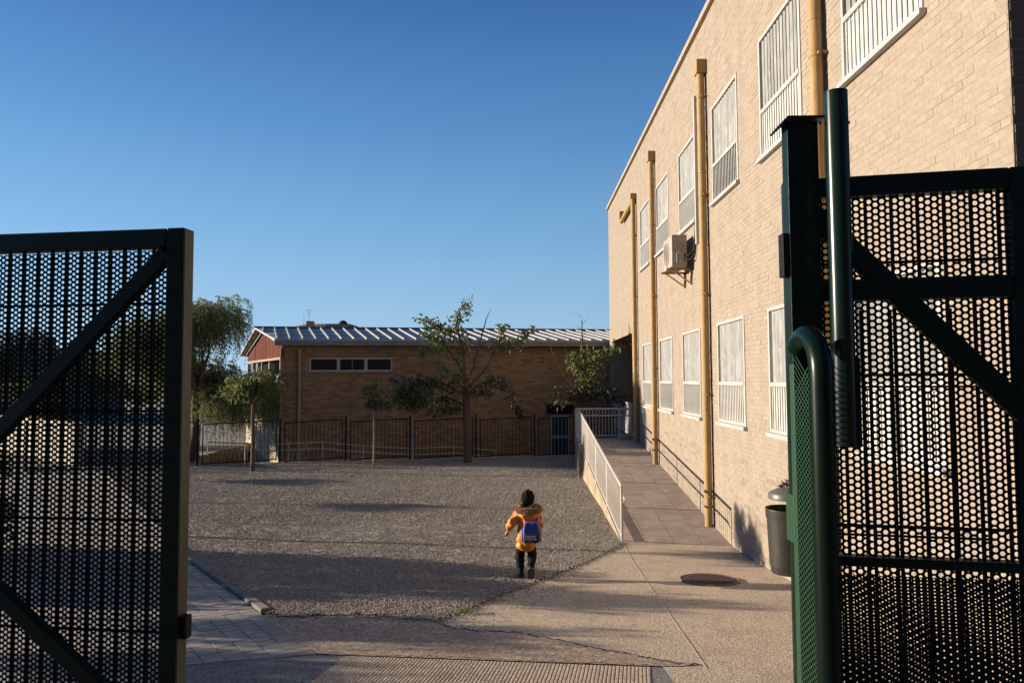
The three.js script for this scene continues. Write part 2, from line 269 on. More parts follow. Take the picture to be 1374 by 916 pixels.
{ // joints and cracks of the apron: narrow open grooves filled with dark soil
  const crack = (pts, w, name) => { const pos = []; let prev = null; const f = mulberry(pts.length * 13 + 1); for (let i = 0; i + 1 < pts.length; i++) { const n = Math.ceil(Math.hypot(pts[i + 1][0] - pts[i][0], pts[i + 1][1] - pts[i][1]) / 0.035); for (let k = 0; k < n; k++) { const t = k / n, x = pts[i][0] + (pts[i + 1][0] - pts[i][0]) * t + rr(-0.008, 0.008, f), z = pts[i][1] + (pts[i + 1][1] - pts[i][1]) * t + rr(-0.024, 0.024, f), ww = w * rr(0.15, 1.3, f); const a = [x, level(z) + 0.003, z - ww], b = [x, level(z) + 0.003, z + ww]; if (prev) pos.push(...prev[0], ...prev[1], ...b, ...prev[0], ...b, ...a); prev = [a, b]; } } return soup(pos, M.dark, name, scene); };
  const c1 = crack([[-0.78, -6.42], [-0.62, -6.22], [-0.42, -6.12], [-0.1, -6.08], [0.02, -6.0], [0.28, -5.86], [0.55, -5.62], [0.82, -5.45]], 0.017, 'crack'); tag(c1, 'long dark crack running across the concrete apron before the ribbed pavement', 'crack');
  const c2 = crack([[0.80, -5.46], [0.95, -5.36], [1.16, -5.22], [1.27, -5.24]], 0.013, 'crack'); tag(c2, 'short dark crack where the ribbed pavement meets the concrete joint', 'crack');
  const c3 = crack([[-1.5, -5.5], [-0.9, -5.43], [-0.2, -5.35], [0.4, -5.27], [0.95, -5.21]], 0.005, 'crack'); tag(c3, 'thin dark gap along the top edge of the ribbed pavement', 'crack');
  const j = []; for (let z = -10.55; z < -5.1; z += 0.15) j.push(z);
  const jx = (z) => 1.45 + (z + 10.56) * (1.27 - 1.45) / 5.47; const pos = [];
  for (let i = 0; i + 1 < j.length; i++) { const a = j[i], b = Math.min(j[i + 1], -5.1), y = 0.003, w = 0.0055; pos.push(jx(a) - w, level(a) + y, a, jx(b) + w, level(b) + y, b, jx(b) - w, level(b) + y, b, jx(a) - w, level(a) + y, a, jx(a) + w, level(a) + y, a, jx(b) + w, level(b) + y, b); }
  tag(soup(pos, std(lin(0.55, 0.49, 0.41), { roughness: 1 }), 'mortar_joint', scene), 'pale mortar joint running from the ramp towards the camera across the apron', 'joint');
}
{ // manhole
  const cz = -8.25, y = level(cz) + 0.004, t = thing('manhole_cover', 'round rusty iron manhole cover set in the concrete apron', 'manhole cover', [2.10, y, cz]);
  t.rotation.x = -Math.atan(0.078);
  const rust = std(lin(0.10, 0.058, 0.04), { roughness: 0.8, map: withRep(cloudy, 3) });
  part('cover_plate', metric(new THREE.CylinderGeometry(0.30, 0.30, 0.014, 40)), rust, t);
  part('rim', new THREE.TorusGeometry(0.322, 0.014, 8, 48).rotateX(Math.PI / 2), std(lin(0.14, 0.095, 0.07), { roughness: 0.8 }), t);
  const studs = []; for (let i = -7; i <= 7; i++) for (let k = -7; k <= 7; k++) if (Math.hypot(i, k) < 7.2) studs.push(box(0.022, 0.009, 0.022, i * 0.039, 0.0105, k * 0.039)); part('tread_stud', studs, rust, t).userData.kind = 'stuff';
}

{ // a weed at the gravel edge
  const f = mulberry(616), c = leafCloud(), x0 = -0.55, z0 = -6.72; for (let i = 0; i < 46; i++) leaf(c, V(x0 + rr(-0.05, 0.05, f), level(z0) + 0.01, z0 + rr(-0.04, 0.04, f)), V(rr(-0.8, 0.8, f), rr(0.4, 1, f), rr(-0.8, 0.8, f)), rr(0.03, 0.075, f), rr(0.006, 0.012, f), [0.12, 0.16, 0.03], f, 0.4);
  tag(soup(c.pos, foliageMat, 'weed', scene, c.col), 'small green weed growing where the gravel meets the concrete', 'weed');
}
/* ---------- brick work ---------- */
function brickRuns(u0, u1, v0, v1, ch, L, holes, seed = 0, joint = 0.006) {
  const out = [], j = joint; let c = 0;
  for (let v = v0; v < v1 - 0.02; v += ch, c++) {
    const vt = Math.min(v + ch, v1), vm = (v + vt) / 2; let spans = [[u0, u1]];
    for (const h of holes) if (vm > h[2] && vm < h[3]) spans = spans.flatMap(([a, b]) => h[1] <= a || h[0] >= b ? [[a, b]] : [[a, h[0]], [h[1], b]].filter(([p, q]) => q - p > 0.015));
    for (const [a, b] of spans) {
      let u = a - ((c % 2) * L / 2 + hash(c, 3, seed) * 0.02); u = u0 - ((c % 2) * L / 2 + hash(c, 3, seed) * 0.03); while (u + L <= a) u += L;
      for (; u < b; u += L) { const p = Math.max(u, a), q = Math.min(u + L, b); if (q - p > 0.03) out.push([p + j / 2, q - j / 2, v + j / 2, vt - j / 2]); }
    }
  }
  return out;
}
// one brick: a front face with arrises, w wide, h high, standing "proud" out of the joint
function brickPos(w, h, proud, a = 0.0025) {
  const o = [[0, 0, 0], [w, 0, 0], [w, h, 0], [0, h, 0]], i = [[a, a, proud], [w - a, a, proud], [w - a, h - a, proud], [a, h - a, proud]], p = [];
  p.push(...i[0], ...i[1], ...i[2], ...i[0], ...i[2], ...i[3]);
  for (let k = 0; k < 4; k++) { const n = (k + 1) % 4; p.push(...o[k], ...o[n], ...i[n], ...o[k], ...i[n], ...i[k]); }
  return p;
}
function brickSoup(list, tones, place, proud = 0.0028) {
  const pos = [], col = [];
  for (const [a, b, c, d] of list) { const p = brickPos(b - a, d - c, proud * (0.25 + 1.6 * Math.pow(rnd(), 1.6))), t = tones[Math.floor(rnd() * tones.length)], k = rr(0.965, 1.03) * (place.worn && c < 1.35 && rnd() < 0.22 ? rr(0.78, 0.95) : 1); for (let i = 0; i < p.length; i += 3) { pos.push(...place(a + p[i], c + p[i + 1], p[i + 2])); col.push(t[0] * k, t[1] * k, t[2] * k); } }
  return [pos, col];
}

/* ---------- the school building on the right ---------- */
const school = thing('school_building', 'two storey cream brick school building with white barred windows on the right', 'building', [3, 0, 0]);
const winU = { low: [17.82, 15.64, 13.39, 11.0, 8.73, 6.46], up: [17.95, 15.79, 13.5, 11.1, 8.85, 6.55] };
const W = 1.33, holes = [];
for (const u of winU.low) holes.push([u - W, u, 1.75, 3.25]);
for (const u of winU.up) holes.push([u - W, u, 5.13, 6.64]);
const porch = [19.55, 23.85, 0.78, 3.65];
{
  const near = 4.33, far = 24.55, top = 8.24, s = new THREE.Shape([[near, -0.3], [far, -0.3], [far, top], [near, top]].map((p) => new THREE.Vector2(...p)));
  for (const h of [...holes, porch]) s.holes.push(new THREE.Path([[h[0], h[2]], [h[0], h[3]], [h[1], h[3]], [h[1], h[2]]].map((p) => new THREE.Vector2(...p))));
  const g = new THREE.ExtrudeGeometry(s, { depth: 0.3, bevelEnabled: false }).applyMatrix4(new THREE.Matrix4().set(0, 0, 1, 0, 0, 1, 0, 0, -1, 0, 0, 0, 0, 0, 0, 1));
  const wall = part('wall', metric(g), M.mortar, school);
  const all = brickRuns(near + 0.004, far - 0.004, 0.0, top, 0.0588, 0.236, [...holes.map((h) => [h[0] - 0.002, h[1] + 0.002, h[2] - 0.05, h[3]]), porch], 5);
  // the bricks that show largest: bare wall near the camera, above the gate
  const px = (u) => 3 / u, ey = (u, v) => (v - 2.4) / u;
  const ok = (b) => { const u = b[0], a = px(u), e = ey(u, b[3]); return b[1] - b[0] > 0.2 && a > 0.475 && e > 0.28 && e < 0.52; };
  const seen = all.filter(ok).sort((a, b) => a[0] - b[0]).slice(0, 300), set = new Set(seen);
  const shapes = new Map();
  for (const b of seen) {
    const w = Math.round((b[1] - b[0]) * 200) / 200, k = w + '_' + Math.floor(rnd() * 5);
    if (!shapes.has(k)) { const p = brickPos(w, b[3] - b[2], 0.0028 * (0.25 + 1.6 * Math.pow(rnd(), 1.6))), q = []; for (let i = 0; i < p.length; i += 3) q.push(-p[i + 2], p[i + 1], -p[i]); const gg = new THREE.BufferGeometry(); gg.setAttribute('position', new THREE.Float32BufferAttribute(q, 3)); gg.computeVertexNormals(); shapes.set(k, metric(gg, 1, rnd())); }
    const m = part('brick', shapes.get(k), M.bricks[Math.floor(rnd() * 5)], wall); m.position.set(rr(-0.0006, 0.0006), b[2], -b[0]);
  }
  const face = (u, v, d) => [-d, v, -u]; face.worn = true;
  const [pos, col] = brickSoup(all.filter((b) => !set.has(b)), brickTone, face);
  soup(pos, M.brick, 'brick', wall, col).userData.kind = 'stuff';
  // near end wall, facing the street
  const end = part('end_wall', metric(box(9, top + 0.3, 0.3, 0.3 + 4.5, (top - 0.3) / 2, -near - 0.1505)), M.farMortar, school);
  const eb = brickSoup(brickRuns(0.006, 3.2, 0, top, 0.0588, 0.236, [], 8), brickTone.map((t) => [t[0] * 0.5, t[1] * 0.42, t[2] * 0.38]), (u, v, d) => [u, v, -near + 0.001 + d]); soup(eb[0], M.brick, 'brick', end, eb[1]).userData.kind = 'stuff';  // same wall bricks, darkened and browned to paint in the shade of this end
  // what closes the building: rooms behind the windows, roof, back and far end
  part('inner_wall', metric(box(0.1, top, 19.45 - near - 0.35, 0.355, top / 2, -(near + 0.35 + 19.45) / 2)), M.room, school);
  part('back_wall', metric(box(0.3, top, far - near, 9.46, top / 2, -(near + far) / 2)), M.mortar, school);
  part('roof', metric(box(9.2, 0.2, far - near - 0.4, 4.75, 7.85, -(near + far) / 2)), M.room, school);
  part('far_wall', metric(box(9.0, top - 3.65, 0.28, 4.81, (top + 3.65) / 2, -far + 0.143)), M.mortar, school);
  // porch under the upper floor
  part('porch_ceiling', metric(box(3.2, 0.1, 5.0, 0.31 + 1.6, 3.702, -22.0)), M.render, school);
  part('porch_floor', metric(box(3.2, 0.16, 5.0, 0.31 + 1.6, 0.695, -22.0)), M.tile[0], school);
  part('porch_wall', metric(box(3.2, 2.9, 0.12, 0.31 + 1.6, 2.22, -19.48)), M.mortar, school);
  part('porch_back_wall', metric(box(0.15, 2.9, 5.0, 3.6, 2.22, -22.0)), M.mortar, school);
  const pil = part('pillar', metric(box(0.26, 2.87, 0.68, 0.433, 2.214, -24.2)), M.mortar, school);
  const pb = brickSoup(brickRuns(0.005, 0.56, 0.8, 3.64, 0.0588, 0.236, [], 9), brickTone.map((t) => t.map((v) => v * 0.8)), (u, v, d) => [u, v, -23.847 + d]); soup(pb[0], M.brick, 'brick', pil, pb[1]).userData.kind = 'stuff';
  const co = []; for (let u = near - 0.06; u < far + 0.06; u += 1.5) { const b = Math.min(u + 1.494, far + 0.06); co.push(rbox(0.42, 0.10, b - u, 0.14, 8.29, -(u + b) / 2, 0.01)); }
  co.forEach((c) => part('coping_stone', metric(c), M.cornice, school));
}
function windowAt(u1, v0, v1, tr, o = {}) {
  const w = new THREE.Group(); w.name = 'window'; w.position.set(0, v0, -u1); school.add(w);   // local: z from 0 (far jamb) to W (near jamb), y up
  const H = v1 - v0, T = tr - v0, x = 0.010, fw = 0.042;
  const fr = [rbox(0.05, H - 0.002, fw, x, H / 2, fw / 2 + 0.001), rbox(0.05, H - 0.002, fw, x, H / 2, W - fw / 2 - 0.001), rbox(0.05, fw, W - 2 * fw - 0.002, x, H - fw / 2 - 0.001, W / 2), rbox(0.05, fw, W - 2 * fw - 0.002, x, fw / 2 + 0.001, W / 2)];
  part('frame', fr, M.white, w);
  part('transom', metric(rbox(0.05, 0.055, W - 2 * fw - 0.004, x - 0.006, T, W / 2)), M.white, w);
  part('pane', box(0.004, H - T - fw - 0.03, W - 2 * fw - 0.004, x + 0.135, (T + 0.028 + H - fw) / 2, W / 2), M.glass, w);
  const n = o.slats ?? 11, step = (W - 2 * fw) / n, tilt = o.tilt ?? 0.25, base = o.open ? T + 0.03 : 0.05;
  for (let i = 0; i < n; i++) { const g = new THREE.CylinderGeometry(0.09, 0.09, H - base - 0.05, 4, 1, true, -step / 0.18 * (o.gap ?? 1), step / 0.09 * 1.03 * (o.gap ?? 1)); g.translate(0, 0, -0.09).rotateY(-Math.PI / 2 + tilt * 0.7 + rr(-0.04, 0.04)); g.translate(x + 0.002, (base + H) / 2, fw + (i + 0.5) * step); part('blind_slat', metric(g), M.slats[Math.floor(rnd() * 3)], w); }
  if (!o.open) part('lower_panel', metric(box(0.012, T - 0.075, W - 2 * fw - 0.006, x + 0.004, (T + 0.012) / 2, W / 2)), M.lower, w);
  const nb = 16; for (let i = 0; i < nb; i++) part('guard_bar', box(0.007, T - 0.07, 0.022, x - 0.010, T / 2 + 0.006, fw + (i + 0.5) * (W - 2 * fw) / nb), M.white, w);
  part('sill', metric(rbox(0.15, 0.048, W + 0.07, 0.015, -0.0255, W / 2, 0.006)), M.white, w);
}
winU.low.forEach((u, i) => windowAt(u, 1.75, 3.25, 2.325, { slats: [11, 11, 13, 11, 11, 11][i], tilt: [0.2, 0.1, 0.34, 0.06, 0.08, 0.05][i] }));
winU.up.forEach((u, i) => windowAt(u, 5.13, 6.64, 5.70, { slats: [9, 11, 12, 11, 12, 12][i], tilt: [0.1, 0.02, 0.1, 0.1, 0.1, 0.1][i], gap: [0.8, 1, 0.78, 0.84, 0.66, 0.66][i], open: i === 3 }));
function downpipe(u, y0, y1, elbow) {
  const x = -0.085, r = 0.062, g = new THREE.Group(); g.name = 'downpipe'; school.add(g);
  const runs = []; for (let y = y0; y < y1; y += 1.9) runs.push(new THREE.CylinderGeometry(r, r, Math.min(1.9, y1 - y) - 0.004, 18).translate(x, y + Math.min(1.9, y1 - y) / 2, -u));
  part('pipe_run', runs.map((q) => q), M.pipe, g);
  for (let y = y0 + 0.55; y < y1 - 0.3; y += 1.6) part('bracket', [new THREE.CylinderGeometry(r + 0.006, r + 0.006, 0.035, 18).translate(x, y, -u), box(0.05, 0.03, 0.02, -0.012, y, -u + 0.075), box(0.02, 0.03, 0.03, x, y, -u + r + 0.012)], M.pipe, g);
  if (elbow) {
    part('hopper', rbox(0.16, 0.2, 0.2, -0.08, y1 + 0.02, -elbow), M.pipe, g);
    part('elbow_run', [rod(V(x, y1 - 0.08, -u), V(x, y1 - 0.16, -elbow), r, r, 16), new THREE.SphereGeometry(r * 1.12, 16, 10).translate(x, y1 - 0.08, -u), new THREE.SphereGeometry(r * 1.1, 16, 10).translate(x, y1 - 0.16, -elbow)], M.pipe, g);
    part('pipe_cap', rbox(0.15, 0.14, 0.15, x, y1 + 0.02, -u), M.pipe, g);
  } else part('hopper', rbox(0.165, 0.22, 0.19, -0.083, y1 + 0.06, -u), M.pipe, g);
}
downpipe(18.55, 0.78, 7.15, 20.7); downpipe(15.91, 0.49, 7.33); downpipe(11.42, 0.0, 7.38); downpipe(6.95, level(-6.95), 7.6);
part('conduit', rbox(0.05, 2.55, 0.06, -0.027, 5.95, -12.06), M.rail, school);
part('wall_plaque', rbox(0.02, 0.32, 0.28, -0.012, 1.28, -8.0), M.white, school);
{ // air conditioner
  const a = thing('air_conditioner', 'beige air conditioner unit on a bracket on the cream brick wall', 'air conditioner', [3, 4.36, -12.45]);
  const cas = std(lin(0.44, 0.36, 0.27), { roughness: 0.55, map: withRep(streaky, 2) });
  part('casing', metric(rbox(0.27, 0.56, 0.72, -0.245, 0.28, -0.36, 0.015, 2)), cas, a);
  part('fan_ring', new THREE.TorusGeometry(0.225, 0.016, 8, 36).rotateY(Math.PI / 2).translate(-0.382, 0.28, -0.44), std(lin(0.35, 0.33, 0.30)), a);
  part('fan_recess', new THREE.CylinderGeometry(0.215, 0.215, 0.01, 32).rotateZ(Math.PI / 2).translate(-0.3825, 0.28, -0.44), std(lin(0.16, 0.16, 0.16)), a);
  const gr = []; for (let i = 1; i < 6; i++) gr.push(new THREE.TorusGeometry(0.036 * i, 0.004, 5, 28).rotateY(Math.PI / 2).translate(-0.392, 0.28, -0.44)); part('fan_grille', gr, M.panel, a);
  part('valve_cover', [rbox(0.10, 0.20, 0.03, -0.215, 0.16, 0.012), rbox(0.025, 0.17, 0.02, -0.285, 0.15, 0.012)], M.panel, a);
  for (const z of [-0.12, -0.62]) part('bracket', [rbox(0.44, 0.035, 0.04, -0.23, -0.03, z), rbox(0.035, 0.30, 0.04, -0.02, -0.16, z), rod(V(-0.36, -0.04, z), V(-0.03, -0.28, z), 0.014)], M.pipe, a);
  part('refrigerant_pipe', [tube([V(-0.15, 0.2, 0.0), V(-0.1, 0.18, 0.12), V(-0.03, 0.3, 0.2), V(-0.03, 0.7, 0.36)], 0.022), tube([V(-0.18, 0.12, 0.0), V(-0.08, 0.1, 0.16), V(-0.03, 0.25, 0.26), V(-0.03, 0.68, 0.4)], 0.016)], M.black, a);
}
/* ---------- the access ramp ---------- */
const rampY = (z) => z > -10.55 ? 0 : z < -18.4 ? 0.78 : 0.78 * (-10.55 - z) / 7.85;
{
  const ramp = thing('access_ramp', 'paved access ramp climbing along the cream school wall', 'ramp', [0, 0, 0]);
  const s = new THREE.Shape([[10.55, -0.2], [19.85, -0.2], [19.85, 0.755], [18.4, 0.755], [10.55, -0.025]].map((p) => new THREE.Vector2(...p)));
  const g = new THREE.ExtrudeGeometry(s, { depth: 1.565, bevelEnabled: false }).applyMatrix4(new THREE.Matrix4().set(0, 0, 1, 1.43, 0, 1, 0, 0, -1, 0, 0, 0, 0, 0, 0, 1));
  part('side_wall', metric(g), M.render, ramp);
  const S = 0.393; let r = 0;
  for (let z = -10.56; z > -19.8; z -= 0.4, r++) for (let c = 0; c < 4; c++) {
    const z1 = Math.max(z - 0.395, -19.85), x0 = 1.432 + c * S, x1 = x0 + S - 0.006, h = rr(-0.001, 0.001), pos = [], q = [[x0, z], [x1, z], [x1, z1], [x0, z1]];
    const top = q.map(([x, zz]) => [x, rampY(zz) + h, zz]), bot = q.map(([x, zz]) => [x, rampY(zz) - 0.03, zz]);
    pos.push(...top[0], ...top[1], ...top[2], ...top[0], ...top[2], ...top[3]); for (let k = 0; k < 4; k++) { const n = (k + 1) % 4; pos.push(...top[k], ...bot[k], ...bot[n], ...top[k], ...bot[n], ...top[n]); }
    const gg = new THREE.BufferGeometry(); gg.setAttribute('position', new THREE.Float32BufferAttribute(pos, 3)); gg.computeVertexNormals(); part('paving_tile', metric(gg, 1, rnd()), M.tile[Math.floor(rnd() * 4)], ramp);
  }
  part('corner_post', metric(box(0.1, 0.86, 0.1, 1.392, 0.4, -17.4)), M.render, ramp);
  const pr = 0.0085, H = 0.80;
  const outer = thing('ramp_railing', 'long white picket railing down the yard side of the access ramp', 'railing', [1.455, 0, 0]);
  const rt = (z, h) => V(0, rampY(z) + h, z);
  part('top_rail', [rod(rt(-10.72, H), rt(-18.4, H), 0.024, 0.024, 12), rod(rt(-18.4, H), rt(-19.75, H), 0.024, 0.024, 12), new THREE.SphereGeometry(0.025, 10, 8).translate(0, H + rampY(-10.72), -10.72), new THREE.SphereGeometry(0.025, 10, 8).translate(0, H + 0.78, -18.4), new THREE.SphereGeometry(0.025, 10, 8).translate(0, H + 0.78, -19.75)], M.rail, outer);
  part('bottom_rail', [rod(rt(-10.72, 0.045), rt(-18.4, 0.045), 0.014), rod(rt(-18.4, 0.045), rt(-19.75, 0.045), 0.014)], M.rail, outer);
  part('handrail', [tube([V(0.03, rampY(-10.9) + 0.50, -10.78), V(0.075, rampY(-10.95) + 0.535, -10.84), V(0.075, rampY(-11.4) + 0.55, -11.4), V(0.075, rampY(-14) + 0.55, -14), V(0.075, rampY(-18.2) + 0.55, -18.3), V(0.075, 0.78 + 0.55, -19.7)], 0.02, 60, 8), ...[-11.4, -13.4, -15.4, -17.4, -19.2].map((z) => rod(V(0, rampY(z) + 0.52, z), V(0.075, rampY(z) + 0.545, z), 0.009))], M.rail, outer);
  for (let z = -10.82; z > -19.72; z -= 0.105) part('picket', rod(rt(z, 0.05), rt(z, H - 0.01), pr, pr, 6), M.rail, outer);
  for (let z = -10.72; z > -19.8; z -= 1.806) part('post', [rod(rt(z, -0.12), rt(z, H - 0.012), 0.02, 0.02, 10), box(0.012, 0.14, 0.09, -0.031, rampY(z) - 0.12, z)], M.rail, outer);
  const front = thing('landing_railing', 'white picket railing closing the far end of the ramp landing', 'railing', [1.48, 0.78, -19.76]);
  part('top_rail', [rod(V(0, H, 0), V(1.46, H, 0), 0.026, 0.026, 12)], M.rail, front); part('middle_rail', rod(V(0, 0.62, 0.05), V(1.46, 0.62, 0.05), 0.02, 0.02, 10), M.rail, front); part('bottom_rail', rod(V(0, 0.07, 0), V(1.16, 0.07, 0), 0.016), M.rail, front);
  for (let i = 1; i < 14; i++) part('picket', rod(V(i * 0.088, 0.07, 0), V(i * 0.088, H - 0.02, 0), 0.012, 0.012, 6), M.rail, front);
  for (const x of [1.19, 1.44]) part('post', rod(V(x, 0, 0), V(x, H - 0.02, 0), 0.018, 0.018, 8), M.rail, front);
  const pr2 = thing('porch_railing', 'white picket railing across the porch opening under the upper floor', 'railing', [3.02, 0.78, -19.86]);
  part('top_rail', rod(V(0, 0.93, 0), V(0, 0.93, -3.9), 0.028, 0.028, 10), M.rail, pr2); part('bottom_rail', rod(V(0, 0.07, 0), V(0, 0.07, -3.9), 0.016), M.rail, pr2);
  for (let z = 0; z > -3.92; z -= 0.098) part('picket', rod(V(0, 0.07, z), V(0, 0.92, z), 0.012, 0.012, 6), M.rail, pr2);
  tag(part('concrete_block', metric(rbox(0.34, 0.11, 0.34, 2.74, 0.838, -19.5, 0.012)), M.render), 'small cream block lying on the ramp landing by the railing', 'block');
  const bin = thing('storage_bin', 'blue plastic bin standing inside the porch', 'bin', [4.0, 0.78, -22.6]);
  const blue = std(lin(0.02, 0.05, 0.24), { roughness: 0.5 }); part('body', rbox(0.42, 0.8, 0.42, 0, 0.4, 0, 0.04, 2), blue, bin); part('lid', rbox(0.47, 0.06, 0.47, 0, 0.835, 0, 0.02, 2), blue, bin);
}

/* ---------- the low sports hall behind the yard ---------- */
const hall = thing('sports_hall', 'low brown brick hall with a ribbed metal roof at the back of the yard', 'building', [-7.76, 0, -22.92]);
hall.rotation.y = 0.207;
{
  const L = 14, hh = [[0.86, 3.52, 2.69, 3.14]];
  const sh = new THREE.Shape([[0, -0.75], [L, -0.75], [L, 3.55], [0, 3.55]].map((p) => new THREE.Vector2(...p))); sh.holes.push(new THREE.Path([[0.86, 2.69], [0.86, 3.14], [3.52, 3.14], [3.52, 2.69]].map((p) => new THREE.Vector2(...p))));
  const wall = part('wall', metric(new THREE.ExtrudeGeometry(sh, { depth: 0.28, bevelEnabled: false }).translate(0, 0, -0.28)), M.farMortar, hall);
  const tones = [[0.42, 0.262, 0.135], [0.355, 0.212, 0.108], [0.46, 0.295, 0.16], [0.38, 0.23, 0.118], [0.31, 0.182, 0.095]];
  const b = brickSoup(brickRuns(0.003, L, -0.72, 3.40, 0.075, 0.245, [[0.85, 3.53, 2.66, 3.16]], 12, 0.010), tones, (u, v, d) => [u, v, d], 0.008); soup(b[0], M.brick, 'brick', wall, b[1]).userData.kind = 'stuff';
  part('beam', metric(rbox(L, 0.11, 0.34, L / 2, 3.455, -0.14, 0.01)), std(lin(0.30, 0.22, 0.15), { map: withRep(streaky, 0.8) }), hall);
  part('inner_wall', box(3.2, 0.9, 0.1, 2.2, 2.95, -0.6), M.room, hall);
  const fascia = std(lin(0.25, 0.23, 0.21), { roughness: 0.55, metalness: 0, map: withRep(streaky, 0.6) });
  for (let u = -0.2; u < L; u += 2.9) part('fascia', rbox(Math.min(2.894, L - u), 0.19, 0.05, u + Math.min(2.894, L - u) / 2, 3.615, 0.30, 0.012), fascia, hall);
  const win = new THREE.Group(); win.name = 'window'; win.position.set(0.86, 2.69, -0.02); hall.add(win);
  part('frame', [rbox(2.66, 0.05, 0.07, 1.33, 0.026, 0), rbox(2.66, 0.05, 0.07, 1.33, 0.424, 0), ...[0.026, 0.92, 1.80, 2.634].map((x) => rbox(x > 0.1 && x < 2.5 ? 0.10 : 0.05, 0.345, 0.066, x, 0.225, 0))], M.white, win);
  [[0.055, 0.865], [0.975, 1.745], [1.855, 2.605]].forEach(([a, b2]) => part('pane', box(b2 - a, 0.34, 0.006, (a + b2) / 2, 0.225, -0.01), M.darkGlass, win));
  part('mullion', box(0.02, 0.34, 0.03, 1.36, 0.225, 0.004), std(lin(0.25, 0.2, 0.16)), win);
  part('sill', rbox(2.74, 0.035, 0.10, 1.33, -0.02, 0.045, 0.006), M.cornice, win);
  part('blind', box(2.6, 0.42, 0.02, 1.33, 0.225, -0.2), std(lin(0.10, 0.07, 0.05), { roughness: 0.9 }), win);
  part('downpipe', [new THREE.CylinderGeometry(0.055, 0.055, 3.9, 12).translate(0.56, 1.45, 0.075), rbox(0.14, 0.12, 0.1, 0.56, 3.35, 0.07)], std(lin(0.32, 0.24, 0.16)), hall);
  const door = new THREE.Group(); door.name = 'door'; door.position.set(8.92, -0.7, 0.03); hall.add(door);
  part('frame', [rbox(0.05, 1.9, 0.05, 0, 0.95, 0), rbox(0.05, 1.9, 0.05, 0.62, 0.95, 0), rbox(0.57, 0.07, 0.05, 0.31, 1.84, 0), rbox(0.57, 0.09, 0.05, 0.31, 1.12, 0), rbox(0.57, 0.09, 0.05, 0.31, 0.1, 0)], M.panel, door);
  part('panel', box(0.56, 1.66, 0.02, 0.31, 0.98, -0.004), M.dark, door);
  for (let i = 0; i < 4; i++) part('bar', rod(V(0.11 + i * 0.135, 0.15, 0.02), V(0.11 + i * 0.135, 1.8, 0.02), 0.012), M.panel, door);
  part('canopy', box(0.9, 0.3, 0.12, 0.31, 2.08, 0.02), M.black, door);
  // roof: two slopes with standing ribs
  const roofM = std(lin(0.42, 0.42, 0.42), { roughness: 0.6, metalness: 0.1, map: withRep(cloudy, 0.5) }), ribM = std(lin(0.37, 0.365, 0.35), { roughness: 0.65, map: withRep(cloudy, 1) });
  const E0 = [-0.18, 3.72, 0.34], R0 = [-1.27, 4.30, -2.85], B0 = [-2.4, 3.44, -6.4], E1 = [L + 0.3, 3.72, 0.34], R1 = [L + 0.3, 4.30, -2.85], B1 = [L + 0.3, 3.44, -6.4];
  const slab = (a, b3, c, d) => { const lo = (p) => [p[0], p[1] - 0.05, p[2]], q = [a, b3, c, d], pos = []; const quad = (i, j, k, l) => pos.push(...i, ...j, ...k, ...i, ...k, ...l); quad(a, b3, c, d); quad(lo(d), lo(c), lo(b3), lo(a)); for (let i = 0; i < 4; i++) { const n = (i + 1) % 4; quad(lo(q[i]), lo(q[n]), q[n], q[i]); } return pos; };
  const roof = soup(slab(E0, E1, R1, R0), roofM, 'roof', hall);
  part('back_slope', metric((() => { const g = new THREE.BufferGeometry(); g.setAttribute('position', new THREE.Float32BufferAttribute(slab(R0, R1, B1, B0), 3)); g.computeVertexNormals(); return g; })()), roofM, roof);
  for (let u = -1.0; u < L; u += 0.4) { const t = Math.min(1, (u + 1.25) / 0.56), a = V(u, 4.325, -2.85), e = V(u + 0.5, 3.745, 0.35), f = a.clone().lerp(e, t); part('rib', bar(a, f, 0.05, 0.055, V(1, 0, 0)), ribM, roof); }
  for (const t of [0.36, 0.7]) part('sheet_lap', bar(V(-1.27 + 1.09 * t + 0.05, 4.31 - 0.58 * t, -2.85 + 3.19 * t), V(3.4, 4.31 - 0.58 * t, -2.85 + 3.19 * t), 0.02, 0.012, V(0, 1, 0)), ribM, roof);
  part('ridge_cap', bar(V(-1.3, 4.325, -2.85), V(L, 4.325, -2.85), 0.2, 0.05, V(0, 0, 1)), std(lin(0.09, 0.095, 0.11), { roughness: 0.5 }), roof);
  // gable at the left end
  const gb = new THREE.Group(); gb.name = 'gable'; gb.position.set(-2.09, 0, -6.24); gb.rotation.y = -1.2476; hall.add(gb);
  const stucco = std(lin(0.50, 0.41, 0.29), { map: withRep(cloudy, 0.6), roughness: 0.95 }), redB = [0, 1, 2].map((i) => std(lin(0.095 + i * 0.02, 0.022 + i * 0.006, 0.016), { map: withRep(streaky, 1.5), roughness: 0.85, specularIntensity: 0.2 }));
  part('wall', metric(box(6.57, 3.25, 0.25, 3.285, 0.925, -0.135)), stucco, gb);
  const topY = (x) => x < 3.55 ? 3.40 + (4.2 - 3.40) * x / 3.55 : 4.2 - (4.2 - 3.60) * (x - 3.55) / 3.03;
  part('upper_wall', metric(box(6.5, 0.75, 0.1, 3.27, 2.93, -0.25)), M.dark, gb);
  for (let x = 0.06; x < 6.5; x += 0.22) { const h = topY(x + 0.1) - 3.16; part('cladding_board', metric(box(0.205, h, 0.04 + (Math.floor(x * 10) % 2) * 0.02, x + 0.105, 3.16 + h / 2, -0.03)), redB[Math.floor(rnd() * 3)], gb); }
  part('lintel', metric(rbox(6.5, 0.08, 0.1, 3.27, 3.12, 0.0)), std(lin(0.36, 0.27, 0.17), { map: withRep(streaky, 1) }), gb);
